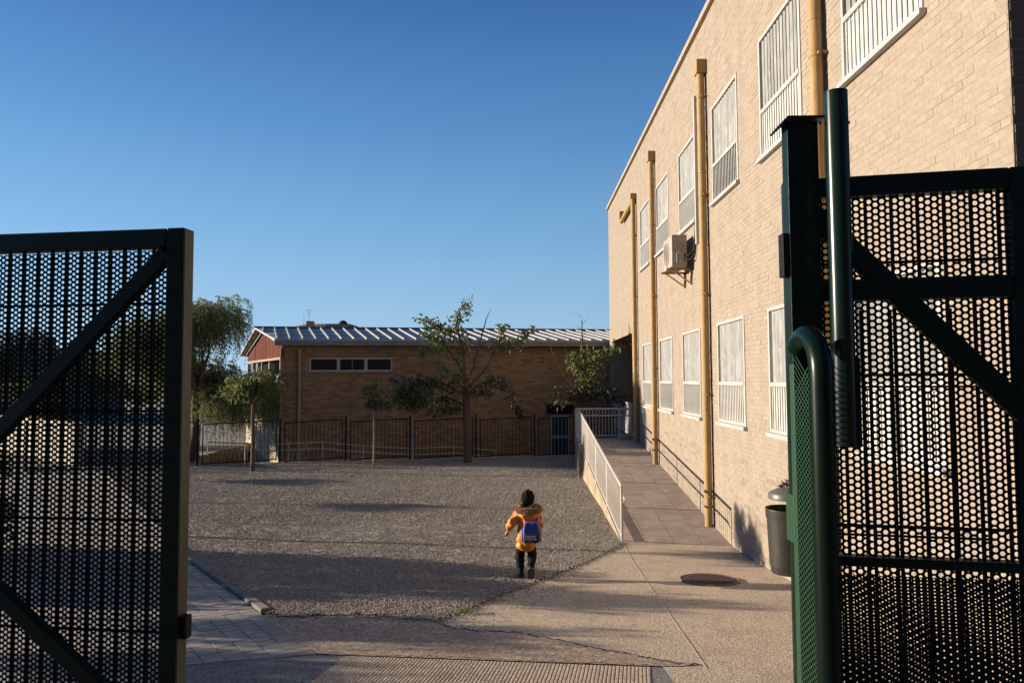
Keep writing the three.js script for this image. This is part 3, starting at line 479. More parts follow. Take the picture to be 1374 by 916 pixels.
  for (const [a, b4] of [[0.15, 1.1], [1.3, 2.1], [2.3, 3.1], [4.5, 6.3]]) { const w = new THREE.Group(); w.name = 'window'; gb.add(w); part('frame', [rbox(b4 - a, 0.05, 0.06, (a + b4) / 2, 2.58, -0.03), rbox(0.06, 0.5, 0.06, a, 2.81, -0.03), rbox(0.06, 0.5, 0.06, b4, 2.81, -0.03)], M.panel, w); part('pane', box(b4 - a - 0.06, 0.46, 0.006, (a + b4) / 2, 2.83, -0.05), M.darkGlass, w); }
  part('bargeboard', [bar(V(-0.1, 3.42, 0.06), V(3.55, 4.24, 0.06), 0.18, 0.03, V(0, 1, 0)), bar(V(3.55, 4.24, 0.06), V(6.75, 3.6, 0.06), 0.18, 0.03, V(0, 1, 0))], M.panel, gb);
  part('corner_trim', rbox(0.06, 4.1, 0.06, 6.56, 1.4, 0.02), std(lin(0.3, 0.22, 0.14)), gb);
}
{ // white handrail on the lower path beside the hall
  const t = thing('path_handrail', 'pale double handrail along the lower path in front of the hall wall', 'railing', [-7.76, 0, -22.92]); t.rotation.y = 0.207;
  const pts = [[-2.1, 0.52], [-0.1, 0.40], [1.34, 0.45], [2.1, 0.35], [3.2, 0.25], [4.2, 0.18], [5.5, 0.2], [6.5, 0.09], [7.0, 0.05]];
  for (const dy of [0, -0.2]) part(dy ? 'lower_rail' : 'upper_rail', pts.slice(1).map((p, i) => rod(V(pts[i][0], pts[i][1] + dy, 0.45), V(p[0], p[1] + dy, 0.45), 0.022, 0.022, 8)), M.rail, t);
  for (const [u, y] of [[-2.1, 0.52], [-1, 0.46], [0.3, 0.42], [1.34, 0.45], [2.6, 0.3], [4.2, 0.18], [5.5, 0.2], [6.9, 0.06]]) part('post', rod(V(u, -0.7, 0.45), V(u, y, 0.45), 0.018), M.rail, t);
}
{ // dark railing between the yard and the path
  const f = thing('yard_fence', 'dark metal picket fence along the far side of the gravel yard', 'fence', [0, 0, 0]);
  const pts = [[-13.6, -19.5], [-11.5, -19.98], [-9.32, -20.46], [-7.12, -20.96], [-5.28, -21.34], [-3.42, -21.72], [-1.45, -22.12], [0.36, -22.48], [2.2, -22.86], [4.2, -23.28], [6.2, -23.7]];
  for (let i = 0; i + 1 < pts.length; i++) {
    const a = pts[i], b = pts[i + 1], d = V(b[0] - a[0], 0, b[1] - a[1]), L = d.length(), dn = d.clone().normalize(), at = (s, y) => V(a[0] + dn.x * s, y, a[1] + dn.z * s), s0 = 0.14, s1 = L - 0.1, lift = 0.035, sl = (s) => (s / L - 0.5) * 0.09;
    part('post', metric(rbox(0.05, 1.4, 0.05, a[0], 0.62, a[1], 0.004)), M.fence, f);
    part('top_rail', bar(at(s0, 1.16 + lift + sl(s0)), at(s1, 1.16 + lift + sl(s1)), 0.035, 0.03, V(0, 1, 0)), M.fence, f);
    part('bottom_rail', bar(at(s0, 0.04 + lift + sl(s0)), at(s1, 0.04 + lift + sl(s1)), 0.035, 0.03, V(0, 1, 0)), M.fence, f);
    part('end_bar', [bar(at(s0, 0.02 + sl(s0)), at(s0, 1.2 + sl(s0)), 0.03, 0.03, dn), bar(at(s1, 0.02 + sl(s1)), at(s1, 1.2 + sl(s1)), 0.03, 0.03, dn)], M.fence, f);
    for (let s = s0 + 0.11; s < s1 - 0.05; s += 0.112) part('picket', rod(at(s, 0.06 + sl(s)), at(s, 1.18 + sl(s)), 0.0075, 0.0075, 5), M.fence, f);
  }
  const k = []; for (let i = 0; i + 1 < pts.length; i++) k.push(bar(V(pts[i][0], -0.36, pts[i][1]), V(pts[i + 1][0], -0.36, pts[i + 1][1]), 0.16, 0.76, V(0.2, 0, 1))); const kw = struct('retaining_kerb', k.map((g) => metric(g)), M.concrete); kw.position.y = 0.0;
}

/* ---------- trees ---------- */
function taper(pts, r0, r1, seg = 7) { const out = []; for (let i = 0; i + 1 < pts.length; i++) { const n = pts.length - 1, a = r0 + (r1 - r0) * i / n, b = r0 + (r1 - r0) * (i + 1) / n; out.push(rod(pts[i], pts[i + 1], a, b, seg)); if (i) out.push(new THREE.SphereGeometry(a, 6, 5).translate(pts[i].x, pts[i].y, pts[i].z)); } return out; }
function wobble(a, b, n, amt, f) { const out = []; for (let i = 0; i <= n; i++) { const t = i / n, p = a.clone().lerp(b, t); if (i && i < n) p.add(V(rr(-amt, amt, f), rr(-amt, amt, f), rr(-amt, amt, f))); out.push(p); } return out; }
const tones = { fresh: [[0.15, 0.18, 0.035], [0.11, 0.14, 0.03], [0.19, 0.20, 0.04], [0.09, 0.12, 0.028]], deep: [[0.05, 0.065, 0.02], [0.04, 0.055, 0.018], [0.065, 0.08, 0.022]], pepper: [[0.21, 0.235, 0.06], [0.16, 0.185, 0.05], [0.26, 0.27, 0.065], [0.12, 0.15, 0.045]], dead: [[0.035, 0.02, 0.014], [0.05, 0.03, 0.02]] };
const pick = (a, f) => a[Math.floor(f() * a.length)];
function clump(c, p, r, n, len, tn, f, droop = 0.3) { n = Math.round(n * 1.35); for (let i = 0; i < n; i++) { const d = V(rr(-1, 1, f), rr(-1, 1, f) - droop, rr(-1, 1, f)), q = p.clone().add(V(rr(-r, r, f), rr(-r, r, f) * 0.8, rr(-r, r, f))); const t = pick(tn, f), k = rr(0.8, 1.2, f); leaf(c, q, d, 1.25 * len * rr(0.7, 1.25, f), 1.25 * len * rr(0.4, 0.62, f), t.map((v) => v * k), f); } }
// a tree from hand-placed limbs: trunk and limbs in metres from the foot of the tree; each limb [points, r0, r1, clumps from t, clump radius, leaves, leaf tones, leaf length]
function limbTree(name, label, category, at, trunkPts, tr, limbs, bark, seed, group) {
  const t = thing(name, label, category, at, group), f = mulberry(seed), wood = taper(trunkPts.map((p) => V(...p)), tr[0], tr[1], 9), c = leafCloud();
  for (const [pts, r0, r1, t0, cr, n, tn, len = 0.11] of limbs) {
    const P = pts.map((p) => V(...p)), curve = new THREE.CatmullRomCurve3(P), m = 5, line = []; for (let i = 0; i <= m; i++) line.push(curve.getPoint(i / m).add(i && i < m ? V(rr(-0.025, 0.025, f), rr(-0.02, 0.02, f), rr(-0.025, 0.025, f)) : V(0, 0, 0)));
    wood.push(...taper(line, r0, r1, 6));
    const k = Math.max(1, Math.round(curve.getLength() * (1 - t0) / (cr * 0.9)));
    for (let i = 0; i <= k; i++) { const u = t0 + (1 - t0) * i / k, p = curve.getPoint(Math.min(1, u)); if (n) { const q = p.clone().add(V(rr(-cr, cr, f), rr(-cr * 0.6, cr, f), rr(-cr, cr, f)).multiplyScalar(0.9)); wood.push(rod(p, q, 0.007, 0.003, 4)); clump(c, q, cr, n, len, tn, f); if (f() < 0.6) clump(c, p, cr * 0.7, Math.round(n * 0.6), len, tn, f); } }
  }
  part('trunk', metric(merge(wood)), bark, t);
  if (c.pos.length) soup(c.pos, foliageMat, 'crown', t, c.col);
  return t;
}
const T = tones;
// tall thin tree in the middle of the yard's far side
limbTree('young_tree', 'tallest yard tree with a reddish trunk and sparse spreading crown before the hall', 'tree', [-1.6, 0, -20.8],
  [[0, 0, 0], [0.02, 0.6, 0], [-0.03, 1.2, 0.02], [-0.04, 1.75, 0], [-0.06, 2.2, 0]], [0.125, 0.09], [
    [[[-0.06, 2.1, 0], [-0.10, 2.8, 0.05], [-0.16, 3.4, 0.05], [-0.3, 4.1, 0], [-0.12, 4.65, 0.05]], 0.055, 0.012, 0.38, 0.17, 13, T.fresh],
    [[[-0.16, 3.3, 0.05], [-0.5, 3.75, 0.1], [-0.9, 3.95, 0.15], [-1.3, 4.15, 0.1]], 0.03, 0.008, 0.35, 0.15, 12, T.fresh],
    [[[-0.08, 2.5, 0], [-0.5, 3.2, -0.1], [-0.85, 3.5, -0.15], [-1.15, 3.75, -0.2]], 0.035, 0.008, 0.45, 0.17, 13, T.fresh],
    [[[-0.5, 3.2, -0.1], [-0.9, 3.3, 0.2], [-1.2, 3.2, 0.3]], 0.02, 0.006, 0.3, 0.15, 12, T.fresh],
    [[[-0.02, 2.3, 0], [0.22, 2.9, 0.1], [0.35, 3.5, 0.1], [0.55, 4.1, 0.15], [0.7, 4.45, 0.1]], 0.045, 0.005, 2, 0.1, 0, T.fresh],
    [[[0.3, 3.3, 0.1], [0.6, 3.55, -0.1], [0.95, 3.65, -0.1], [1.1, 3.95, 0]], 0.022, 0.006, 0.75, 0.13, 12, T.fresh],
    [[[0.02, 2.2, 0], [0.5, 2.7, 0], [0.75, 3.2, 0.05], [0.95, 3.6, 0.1]], 0.042, 0.008, 0.7, 0.13, 6, T.fresh],
    [[[0.7, 3.1, 0.05], [1.1, 3.35, 0.1], [1.5, 3.5, 0], [1.85, 3.85, 0.1]], 0.022, 0.006, 0.3, 0.14, 10, T.fresh],
    [[[0.02, 2.0, 0], [0.5, 2.35, 0.15], [0.9, 2.3, 0.2], [1.25, 1.9, 0.2]], 0.03, 0.006, 0.3, 0.15, 8, T.deep],
    [[[0.5, 2.3, 0.1], [1.0, 2.1, -0.1], [1.4, 1.6, -0.1], [1.55, 1.3, -0.1]], 0.018, 0.004, 0.5, 0.10, 5, T.dead],
    [[[-0.04, 1.9, 0], [-0.5, 2.2, 0.2], [-1.0, 2.35, 0.3], [-1.5, 2.2, 0.25], [-2.1, 2.05, 0.2]], 0.04, 0.008, 0.25, 0.24, 22, T.deep],
    [[[-0.04, 1.6, 0], [-0.6, 1.9, -0.2], [-1.2, 1.8, -0.25], [-1.9, 1.7, -0.2]], 0.035, 0.008, 0.3, 0.24, 20, T.deep],
    [[[-0.04, 1.5, 0], [-0.5, 1.6, 0.3], [-1.0, 1.5, 0.4]], 0.02, 0.006, 0.3, 0.22, 16, T.deep],
    [[[-0.05, 2.0, 0], [-0.3, 2.4, 0.3], [-0.7, 2.75, 0.3]], 0.025, 0.006, 0.3, 0.2, 14, T.fresh],
    [[[0, 1.8, 0], [0.25, 2.1, 0.25], [0.5, 2.0, 0.3]], 0.02, 0.005, 0.3, 0.18, 12, T.deep],
  ], std(lin(0.125, 0.075, 0.055), { map: withRep(streaky, 3), bumpMap: withRep(streaky, 3), bumpScale: 0.01, roughness: 0.95 }), 301);
limbTree('slender_tree', 'slender tree with a bare leader near the ramp landing', 'tree', [1.78, 0, -21.6],
  [[0, 0, 0], [0.0, 1.2, 0], [0.02, 2.4, 0], [0.03, 3.4, 0], [0.02, 4.2, 0]], [0.07, 0.012], [
    [[[0.02, 2.0, 0], [0.5, 2.6, 0.1], [0.85, 3.1, 0.1], [1.05, 3.35, 0.1]], 0.02, 0.005, 0.25, 0.16, 9, T.fresh],
    [[[0.02, 2.0, 0], [-0.15, 2.6, 0.15], [-0.3, 3.1, 0.1]], 0.02, 0.005, 0.2, 0.15, 10, T.fresh],
    [[[0.02, 2.2, 0], [0.1, 2.8, 0.2], [0.05, 3.3, 0.1]], 0.02, 0.005, 0.1, 0.15, 10, T.fresh],
    [[[0.02, 2.3, 0], [0.35, 2.9, -0.2], [0.6, 3.3, -0.2]], 0.018, 0.005, 0.2, 0.16, 8, T.fresh],
    [[[0.0, 1.8, 0], [-0.5, 2.5, 0], [-0.85, 3.1, 0], [-1.05, 3.9, 0]], 0.02, 0.004, 2, 0.1, 0, T.fresh],
    [[[0.0, 1.9, 0], [-0.35, 2.4, 0.1], [-0.5, 3.4, 0.1], [-0.45, 3.9, 0.1]], 0.014, 0.003, 2, 0.1, 0, T.fresh],
    [[[0.0, 1.7, 0], [-0.3, 1.9, 0.2], [-0.55, 1.7, 0.2]], 0.02, 0.005, 0.2, 0.22, 18, T.deep],
    [[[0.0, 1.6, 0], [0.4, 1.9, 0.2], [0.9, 1.9, 0.2], [1.1, 1.5, 0.2]], 0.02, 0.005, 0.2, 0.22, 18, T.deep],
    [[[0.0, 2.0, 0], [0.3, 2.15, 0.1], [0.1, 2.2, -0.2]], 0.02, 0.005, 0.1, 0.22, 20, T.deep],
    ...[3.5, 3.7, 3.9, 4.1, 4.25].map((y, i) => [[[0.02, y, 0], [(i % 2 ? 0.24 : -0.22), y + 0.16, 0.06]], 0.005, 0.002, 2, 0.1, 0, T.fresh]),
    ...[3.6, 3.85, 4.05].map((y, i) => [[[0.02, y, 0], [(i % 2 ? -0.16 : 0.18), y + 0.14, -0.06]], 0.005, 0.002, 2, 0.1, 0, T.fresh]),
  ], M.bark, 302);
const roundTree = (label, at, h, r, n, seed, tn = T.fresh, group, len = 0.10, trunkR = 0.05) => {
  const limbs = [], f = mulberry(seed + 5); for (let i = 0; i < n; i++) { const a = i / n * 6.283 + f(), e = rr(-0.25, 0.9, f), rad = r * rr(0.75, 1.05, f); limbs.push([[[0, h - r * 0.55, 0], [Math.cos(a) * rad * 0.5, h + e * r * 0.3, Math.sin(a) * rad * 0.5], [Math.cos(a) * rad, h + e * r * 0.62, Math.sin(a) * rad]], 0.022, 0.006, 0.25, 0.13 + r * 0.07, 9 + (i * 7) % 8, tn, len]); }
  return limbTree('small_tree', label, 'tree', at, [[0, 0, 0], [0.01, h * 0.35, 0], [-0.01, h * 0.7, 0], [0, h - r * 0.4, 0]], [trunkR, trunkR * 0.7], limbs, M.bark, seed, group);
};
roundTree('small round-headed tree with lit leaves in front of the hall gable', [-7.15, 0, -18.93], 2.15, 0.72, 13, 310, T.fresh, null, 0.11, 0.062);
limbTree('sapling', 'thin sapling with a few bright leaves before the hall window', 'tree', [-4.06, 0, -19.5], [[0, 0, 0], [0.01, 0.9, 0], [-0.01, 1.7, 0]], [0.028, 0.018], [
  [[[0, 1.65, 0], [-0.06, 2.0, 0.05], [0.1, 2.4, 0.05]], 0.016, 0.005, 0.3, 0.13, 8, T.fresh, 0.12], [[[0, 1.7, 0], [-0.2, 2.1, 0], [-0.3, 2.15, 0]], 0.012, 0.004, 0.4, 0.11, 7, T.fresh, 0.12], [[[0, 1.7, 0], [0.25, 2.0, 0.05], [0.45, 2.1, 0.05]], 0.012, 0.004, 0.3, 0.12, 7, T.fresh, 0.12], [[[0, 1.6, 0], [0.2, 1.75, 0.1], [0.42, 1.75, 0.1]], 0.012, 0.004, 0.2, 0.12, 8, T.deep, 0.12], [[[0, 1.6, 0], [-0.1, 1.7, 0.1], [-0.15, 1.8, 0.15]], 0.012, 0.004, 0.2, 0.1, 6, T.deep, 0.12]], M.paleBark, 320);
limbTree('sapling', 'leafy sapling hanging into the left side of the tall yard tree', 'tree', [-3.12, 0, -20.3], [[0, 0, 0], [0.01, 0.9, 0], [-0.01, 1.7, 0]], [0.03, 0.018], [0, 1, 2, 3, 4, 5].map((i) => [[[0, 1.5, 0], [Math.cos(i) * 0.25, 1.85 + (i % 3) * 0.12, Math.sin(i) * 0.2], [Math.cos(i) * 0.55, 1.9 + (i % 3) * 0.2, Math.sin(i) * 0.4]], 0.014, 0.004, 0.15, 0.2, 17, i % 3 ? T.deep : T.fresh, 0.12]), M.paleBark, 321);
function pepperTree(name, label, at, h, rx, seed, strands, tn = T.pepper) {   // drooping strands of narrow leaves
  const t = thing(name, label, 'tree', at), f = mulberry(seed), wood = taper(wobble(V(0, 0, 0), V(0.1, h * 0.45, 0), 4, 0.06, f), 0.17, 0.12, 9), c = leafCloud();
  const hubs = []; for (let i = 0; i < 20; i++) { const a = i * 2.4, e = 0.36 + 0.61 * ((i * 0.618) % 1), rad = rx * rr(0.35, 0.9, f) * Math.sqrt(Math.max(0.05, 1.05 - Math.pow((e - 0.5) * 1.7, 2))); const p = V(Math.cos(a) * rad, h * e, Math.sin(a) * rad); hubs.push(p); wood.push(...taper(wobble(V(0.1, h * 0.42, 0), p, 4, 0.1, f), 0.06, 0.015, 6)); }
  for (let s = 0; s < strands; s++) {
    const b = pick(hubs, f), p = b.clone().add(V(rr(-1, 1, f), rr(-0.5, 0.7, f), rr(-1, 1, f)).multiplyScalar(rx * 0.36)), L = rr(0.35, 1.1, f), out = V(p.x, 0, p.z).normalize(), tone = pick(tn, f), pts = [];
    for (let k = 0; k <= 5; k++) { const u = k / 5; pts.push(p.clone().addScaledVector(out, 0.28 * L * Math.sin(u * 1.6)).add(V(0, 0.1 * L * Math.sin(u * 3) - L * u * u, 0))); }
    wood.push(rod(pts[0], pts[2], 0.006, 0.004, 3), rod(pts[2], pts[5], 0.004, 0.002, 3));
    const curve = new THREE.CatmullRomCurve3(pts), n = Math.round(L * 20); for (let k = 0; k < n; k++) { const q = curve.getPoint((k + f()) / n), kk = rr(0.75, 1.25, f); leaf(c, q, V(rr(-1, 1, f), -0.7, rr(-1, 1, f)), rr(0.08, 0.15, f), rr(0.022, 0.04, f), tone.map((v) => v * kk), f, 0.1); }
  }
  part('trunk', metric(merge(wood)), M.bark, t); soup(c.pos, foliageMat, 'crown', t, c.col); return t;
}
pepperTree('pepper_tree', 'large drooping tree rising behind the fence beside the hall gable', [-10.1, 0, -21.9], 4.8, 2.15, 331, 3600);
pepperTree('pepper_tree', 'dark drooping tree behind the left gate, nearest to the sky line there', [-18.9, 0, -26.4], 4.35, 1.6, 332, 1300, T.deep);
for (const [x, z, h, r, s, l] of [[-15.4, -25.7, 2.34, 0.95, 341, 'round green tree behind the left gate, next to its right stile'], [-16.9, -24.5, 1.9, 0.75, 342, 'yellow-green small tree behind the middle of the left gate'], [-14.1, -26.1, 1.96, 0.8, 343, 'green small tree just left of the large drooping tree']]) roundTree(l, [x, 0, z], h, r, 12, s, T.fresh, null, 0.11);
roundTree('dark tree seen through the porch behind the school', [5.6, 0, -29.5], 2.6, 1.5, 16, 344, T.deep, null, 0.16);
// trees and a hedge outside the left edge of the picture: their shadows cross the yard and the apron
roundTree('round tree on the street side, outside the left edge, shading the school wall', [-9.5, 0, -11.75], 2.62, 0.55, 13, 351, T.deep);
roundTree('tall thin tree outside the left edge, shading the middle of the yard', [-15.4, 0, -15.6], 2.5, 0.35, 7, 352, T.deep, null, 0.1, 0.045);
roundTree('thin tree outside the left edge, shading the far yard', [-18.6, 0, -18.9], 2.5, 0.4, 6, 353, T.deep, null, 0.1, 0.04);
roundTree('bushy tree outside the left edge, shading the apron', [-8.8, 0, -8.75], 2.02, 0.33, 9, 354, T.deep, null, 0.1, 0.045);
roundTree('low bushy tree by the kerb outside the left edge, nearest the street', [-9.2, 0, -7.35], 1.75, 0.5, 11, 355, T.deep, null, 0.1, 0.045);
roundTree('smallest bushy tree outside the left edge beside the gate', [-9.0, 0, -6.2], 1.62, 0.34, 9, 356, T.deep, null, 0.1, 0.04);
{ // hedge
  const h = thing('hedge', 'loose hedge beside the entrance path, outside the left edge', 'hedge', [-8.0, 0, -9.1]), f = mulberry(360), c = leafCloud(), wood = [];
  for (let i = 0; i < 420; i++) { const z = rr(-1.45, 1.45, f), top = 1.72 - 0.62 * Math.pow(Math.abs(z + 0.1) / 1.45, 2) + 0.12 * Math.sin(z * 5), y = rr(0.1, 1, f) * top; clump(c, V(rr(-0.4, 0.4, f), y, z), 0.16, 20, 0.09, T.deep, f, 0); if (i % 12 === 0) wood.push(rod(V(0, 0, z), V(rr(-0.2, 0.2, f), top * 0.8, z), 0.015, 0.006, 5)); }
  part('stem', wood, M.bark, h); soup(c.pos, foliageMat, 'foliage', h, c.col);
}

/* ---------- beyond the left gate and behind the hall ---------- */
{
  const pale = std(lin(0.46, 0.42, 0.35), { map: withRep(cloudy, 0.5), roughness: 0.95 });
  const w = thing('garden_wall', 'low pale rendered wall catching the sun behind the left gate', 'wall', [-19.2, 0, -26.2]); w.rotation.y = -0.72;
  part('wall', metric(box(8.5, 1.15, 0.22, 4.25, 0.55, 0)), pale, w); for (let i = 0; i < 9; i++) part('coping_stone', metric(rbox(0.94, 0.07, 0.3, 0.48 + i * 0.945, 1.165, 0, 0.01)), M.cornice, w);
  const f = thing('flat_roofed_building', 'dark grey flat-roofed building far behind the left gate', 'building', [-30.2, 0, -45]);
  const gm = std(lin(0.10, 0.115, 0.14), { map: withRep(cloudy, 0.2), roughness: 0.9 });
  part('wall', metric(box(22, 4.4, 9, -11, 2.2, -4.5)), gm, f); part('parapet', metric(box(22.2, 0.18, 9.2, -11, 4.49, -4.5)), std(lin(0.16, 0.165, 0.18)), f); part('chimney', metric(box(0.5, 0.75, 0.5, -0.6, 4.95, -1)), gm, f);
  for (let i = 0; i < 6; i++) { const q = part('window', box(1.3, 1.0, 0.06, -1.6 - i * 2.6, 2.4, 0.04), M.panel, f); part('pane', box(1.1, 0.82, 0.04, -1.6 - i * 2.6, 2.4, 0.065), M.dark, q); }
  const sb = thing('sky_blocker', 'plain dark block added out of view behind the camera to shut out sky light', 'building', [0, 0, 17]);  // added unseen block: cuts sky light from behind so the gates stay dark
  part('wall', metric(box(60, 13, 8, 0, 6.5, 4)), std(lin(0.16, 0.135, 0.115), { map: withRep(cloudy, 0.2), roughness: 0.95 }), sb);
  for (let i = 0; i < 10; i++) for (let k = 0; k < 4; k++) part('window', box(1.6, 1.5, 0.08, -27 + i * 6, 2.2 + k * 3.1, -0.02), M.dark, sb);
  const h = thing('tiled_house', 'distant house with a reddish roof showing above the hall roof', 'house', [-19.2, 0, -62]);
  const tile = std(lin(0.22, 0.085, 0.05), { map: withRep(streaky, 0.5), roughness: 0.9 }), wallm = std(lin(0.36, 0.24, 0.16), { map: withRep(cloudy, 0.3) });
  part('wall', metric(box(7.6, 6.7, 7, 2.2, 3.35, -3.5)), wallm, h);
  part('roof', metric(new THREE.CylinderGeometry(2.2, 5.9, 0.8, 4, 1).rotateY(Math.PI / 4).scale(1, 1, 0.9).translate(1.4, 7.1, -3.5)), tile, h);
  part('chimney', metric(box(0.55, 0.8, 0.6, 0.72, 7.15, 0.1)), wallm, h);
  const ant = part('antenna', [rod(V(0.6, 7.4, 0.1), V(0.6, 8.55, 0.1), 0.016), rod(V(0.3, 8.5, 0.1), V(0.85, 8.5, 0.1), 0.012), rod(V(0.38, 8.25, 0.1), V(0.78, 8.25, 0.1), 0.012), rod(V(0.15, 7.2, 0.1), V(0.15, 8.2, 0.1), 0.014)], M.dark, h);
  const u = thing('stair_house', 'distant pinkish roof block with a dark dome above the hall roof', 'building', [-15.6, 0, -60]);
  part('wall', metric(box(2.1, 7.15, 3, 0, 3.575, -1.5)), wallm, u); part('dome', new THREE.SphereGeometry(0.42, 16, 8, 0, Math.PI * 2, 0, Math.PI / 2).translate(0.25, 7.1, -0.8), M.dark, u);
}

/* ---------- the open gate in the foreground ---------- */
function perforated(w, h, col, p, r, x0, y0, z) {   // sheet with real round holes
  const half = [col / 2, p / 2], ca = Math.atan2(p, col), A = [0, ca / 2, ca, (ca + Math.PI / 2) / 2], ang = []; for (let q = 0; q < 4; q++) { if (q % 2 === 0) ang.push(...A.map((a) => a + q * Math.PI / 2)); else ang.push(q * Math.PI / 2, q * Math.PI / 2 + (Math.PI / 2 - ca) / 2, q * Math.PI / 2 + Math.PI / 2 - ca, q * Math.PI / 2 + (Math.PI / 2 - ca + Math.PI / 2) / 2); }
  const n = ang.length, nx = Math.floor(w / col), ny = Math.floor(h / p), pos = [], idx = []; let at = 0;
  for (let i = 0; i < nx; i++) for (let j = 0; j < ny; j++) {
    const cx = x0 + (i + 0.5) * col, cy = y0 + (j + 0.5 + (i % 2 ? 0.25 : -0.25)) * p;
    for (const a of ang) { const c = Math.cos(a), s = Math.sin(a), k = Math.min(half[0] / Math.max(1e-9, Math.abs(c)), half[1] / Math.max(1e-9, Math.abs(s))); pos.push(cx + c * r, cy + s * r, z, cx + c * k, cy + s * k, z); }
    for (let k = 0; k < n; k++) { const m = (k + 1) % n, a = at + k * 2, b = at + m * 2; idx.push(a, a + 1, b + 1, a, b + 1, b); }
    at += n * 2;
  }
  const g = new THREE.BufferGeometry(); g.setAttribute('position', new THREE.Float32BufferAttribute(pos, 3)); g.setIndex(idx); g.computeVertexNormals(); return g;
}
{
  const y0 = 0.64, y1 = 3.14, t = thing('gate_leaf', 'left gate leaf of perforated dark green metal standing open', 'gate', [-1.63, 0, -3.39]); t.rotation.y = -0.113;
  const bounceOlive = std(lin(0.032, 0.034, 0.018), { roughness: 0.5, map: withRep(streaky, 2) });
  part('stile', metric(rbox(0.088, y1 - y0, 0.09, -0.044, (y0 + y1) / 2, -0.045, 0.005, 2)), M.green, t);
  part('stile_lit_skin', metric(rbox(0.0025, y1 - y0 - 0.02, 0.072, 0.0005, (y0 + y1) / 2, -0.047, 0.001)), bounceOlive, t);  // thin skin whose olive colour paints in light bounced off the sunlit wall
  part('hinge_stile', rbox(0.088, y1 - y0 - 0.004, 0.09, -1.52, (y0 + y1) / 2, -0.045), M.green, t);
  part('top_rail', rbox(1.386, 0.088, 0.088, -0.783, y1 - 0.045, -0.045), M.green, t); part('bottom_rail', rbox(1.386, 0.088, 0.088, -0.783, y0 + 0.045, -0.045), M.green, t);
  part('brace', bar(V(-0.1, 3.03, -0.036), V(-1.46, 1.68, -0.036), 0.075, 0.05, V(1, -1, 0)), M.green, t); part('brace', bar(V(-0.1, 0.70, -0.037), V(-1.46, 1.76, -0.037), 0.075, 0.05, V(1, 1, 0)), M.green, t);
  part('perforated_sheet', perforated(1.40, y1 - y0 - 0.15, 0.0197, 0.0268, 0.0077, -1.486, y0 + 0.08, -0.068), M.plate, t);
  for (let x = -0.125; x > -1.46; x -= 0.0788) part('bar', box(0.011, y1 - y0 - 0.17, 0.012, x, (y0 + y1) / 2, -0.0765), M.plate, t);
  for (let y = 2.785; y > 0.8; y -= 0.531) part('cross_bar', box(1.37, 0.011, 0.012, -0.783, y, -0.089), M.plate, t);
  part('latch_keeper', rbox(0.035, 0.105, 0.05, 0.02, 1.24, -0.045, 0.004), M.black, t);
}
{
  const y0 = 0.64, y1 = 3.14, t = thing('gate_leaf', 'right gate leaf of perforated dark green metal in front of the school wall', 'gate', [1.04, 0, -2.64]); t.rotation.y = -0.19;
  part('stile', rbox(0.08, y1 - y0, 0.07, 0.735, (y0 + y1) / 2, -0.035), M.green, t); part('stile', rbox(0.06, y1 - y0, 0.06, -0.03, (y0 + y1) / 2, -0.042), M.green, t);
  for (const [y, h] of [[y1 - 0.037, 0.074], [2.72, 0.078], [1.742, 0.034], [y0 + 0.04, 0.08]]) part('rail', rbox(0.694, h, 0.066, 0.347, y, -0.036), M.green, t);
  part('brace', bar(V(0.0, 3.05, -0.02), V(0.72, 2.27, -0.02), 0.078, 0.04, V(1, 1, 0)), M.green, t);
  part('perforated_sheet', perforated(0.722, y1 - y0 - 0.1, 0.0221, 0.0239, 0.0082, -0.012, y0 + 0.05, -0.045), M.plate, t);
  for (let x = 0.055; x < 0.69; x += 0.0884) part('bar', box(0.010, y1 - y0 - 0.15, 0.012, x, (y0 + y1) / 2, -0.054), M.plate, t);
  for (const y of [2.825, 2.41, 1.86]) part('cross_bar', box(0.69, 0.010, 0.012, 0.345, y, -0.066), M.plate, t);
  part('lower_sheet', perforated(0.79, 1.00, 0.0112, 0.0128, 0.0028, 0.0, 0.66, -0.16).rotateZ(0.012), M.plate, t);
  for (let x = 0.03; x < 0.70; x += 0.105) part('back_bar', box(0.009, 2.0, 0.009, x, 1.66, -0.19), M.plate, t);
  for (const y of [2.365, 1.80]) part('back_bar', box(0.69, 0.008, 0.009, 0.345, y, -0.20), M.plate, t);
}
{
  const t = thing('gate_post', 'tall dark green gate post with a cap plate and a round upright beside it', 'gate post', [1.035, 0.5, -2.66]);
  part('post', metric(rbox(0.114, 2.845, 0.06, 0, 1.4225, 0.03, 0.004)), M.green, t);
  part('cap', [rbox(0.135, 0.010, 0.11, 0.006, 2.852, 0.03, 0.003), bar(V(-0.058, 2.853, 0.03), V(-0.088, 2.818, 0.03), 0.11, 0.008, V(0, 0, 1))], M.green, t);
  part('upright', [new THREE.CylinderGeometry(0.039, 0.039, 1.24, 24).translate(0.080, 2.285, 0.16), new THREE.CylinderGeometry(0.0392, 0.0392, 0.004, 24).translate(0.080, 2.908, 0.16)], std(lin(0.003, 0.012, 0.010), { roughness: 0.25, specularIntensity: 0.6 }), t);
  part('bolt', [new THREE.SphereGeometry(0.007, 8, 6).translate(0.121, 2.80, 0.16), new THREE.SphereGeometry(0.006, 8, 6).translate(0.022, 2.80, 0.16)], M.black, t);
  part('hinge_block', rbox(0.10, 0.31, 0.16, 0.085, 1.815, 0.09, 0.006), M.black, t);
  part('strike_box', rbox(0.022, 0.16, 0.05, -0.069, 2.35, 0.03, 0.003), M.black, t); part('strike_box', rbox(0.024, 0.17, 0.08, -0.066, 1.40, 0.05, 0.004), M.greenMesh, t);
}
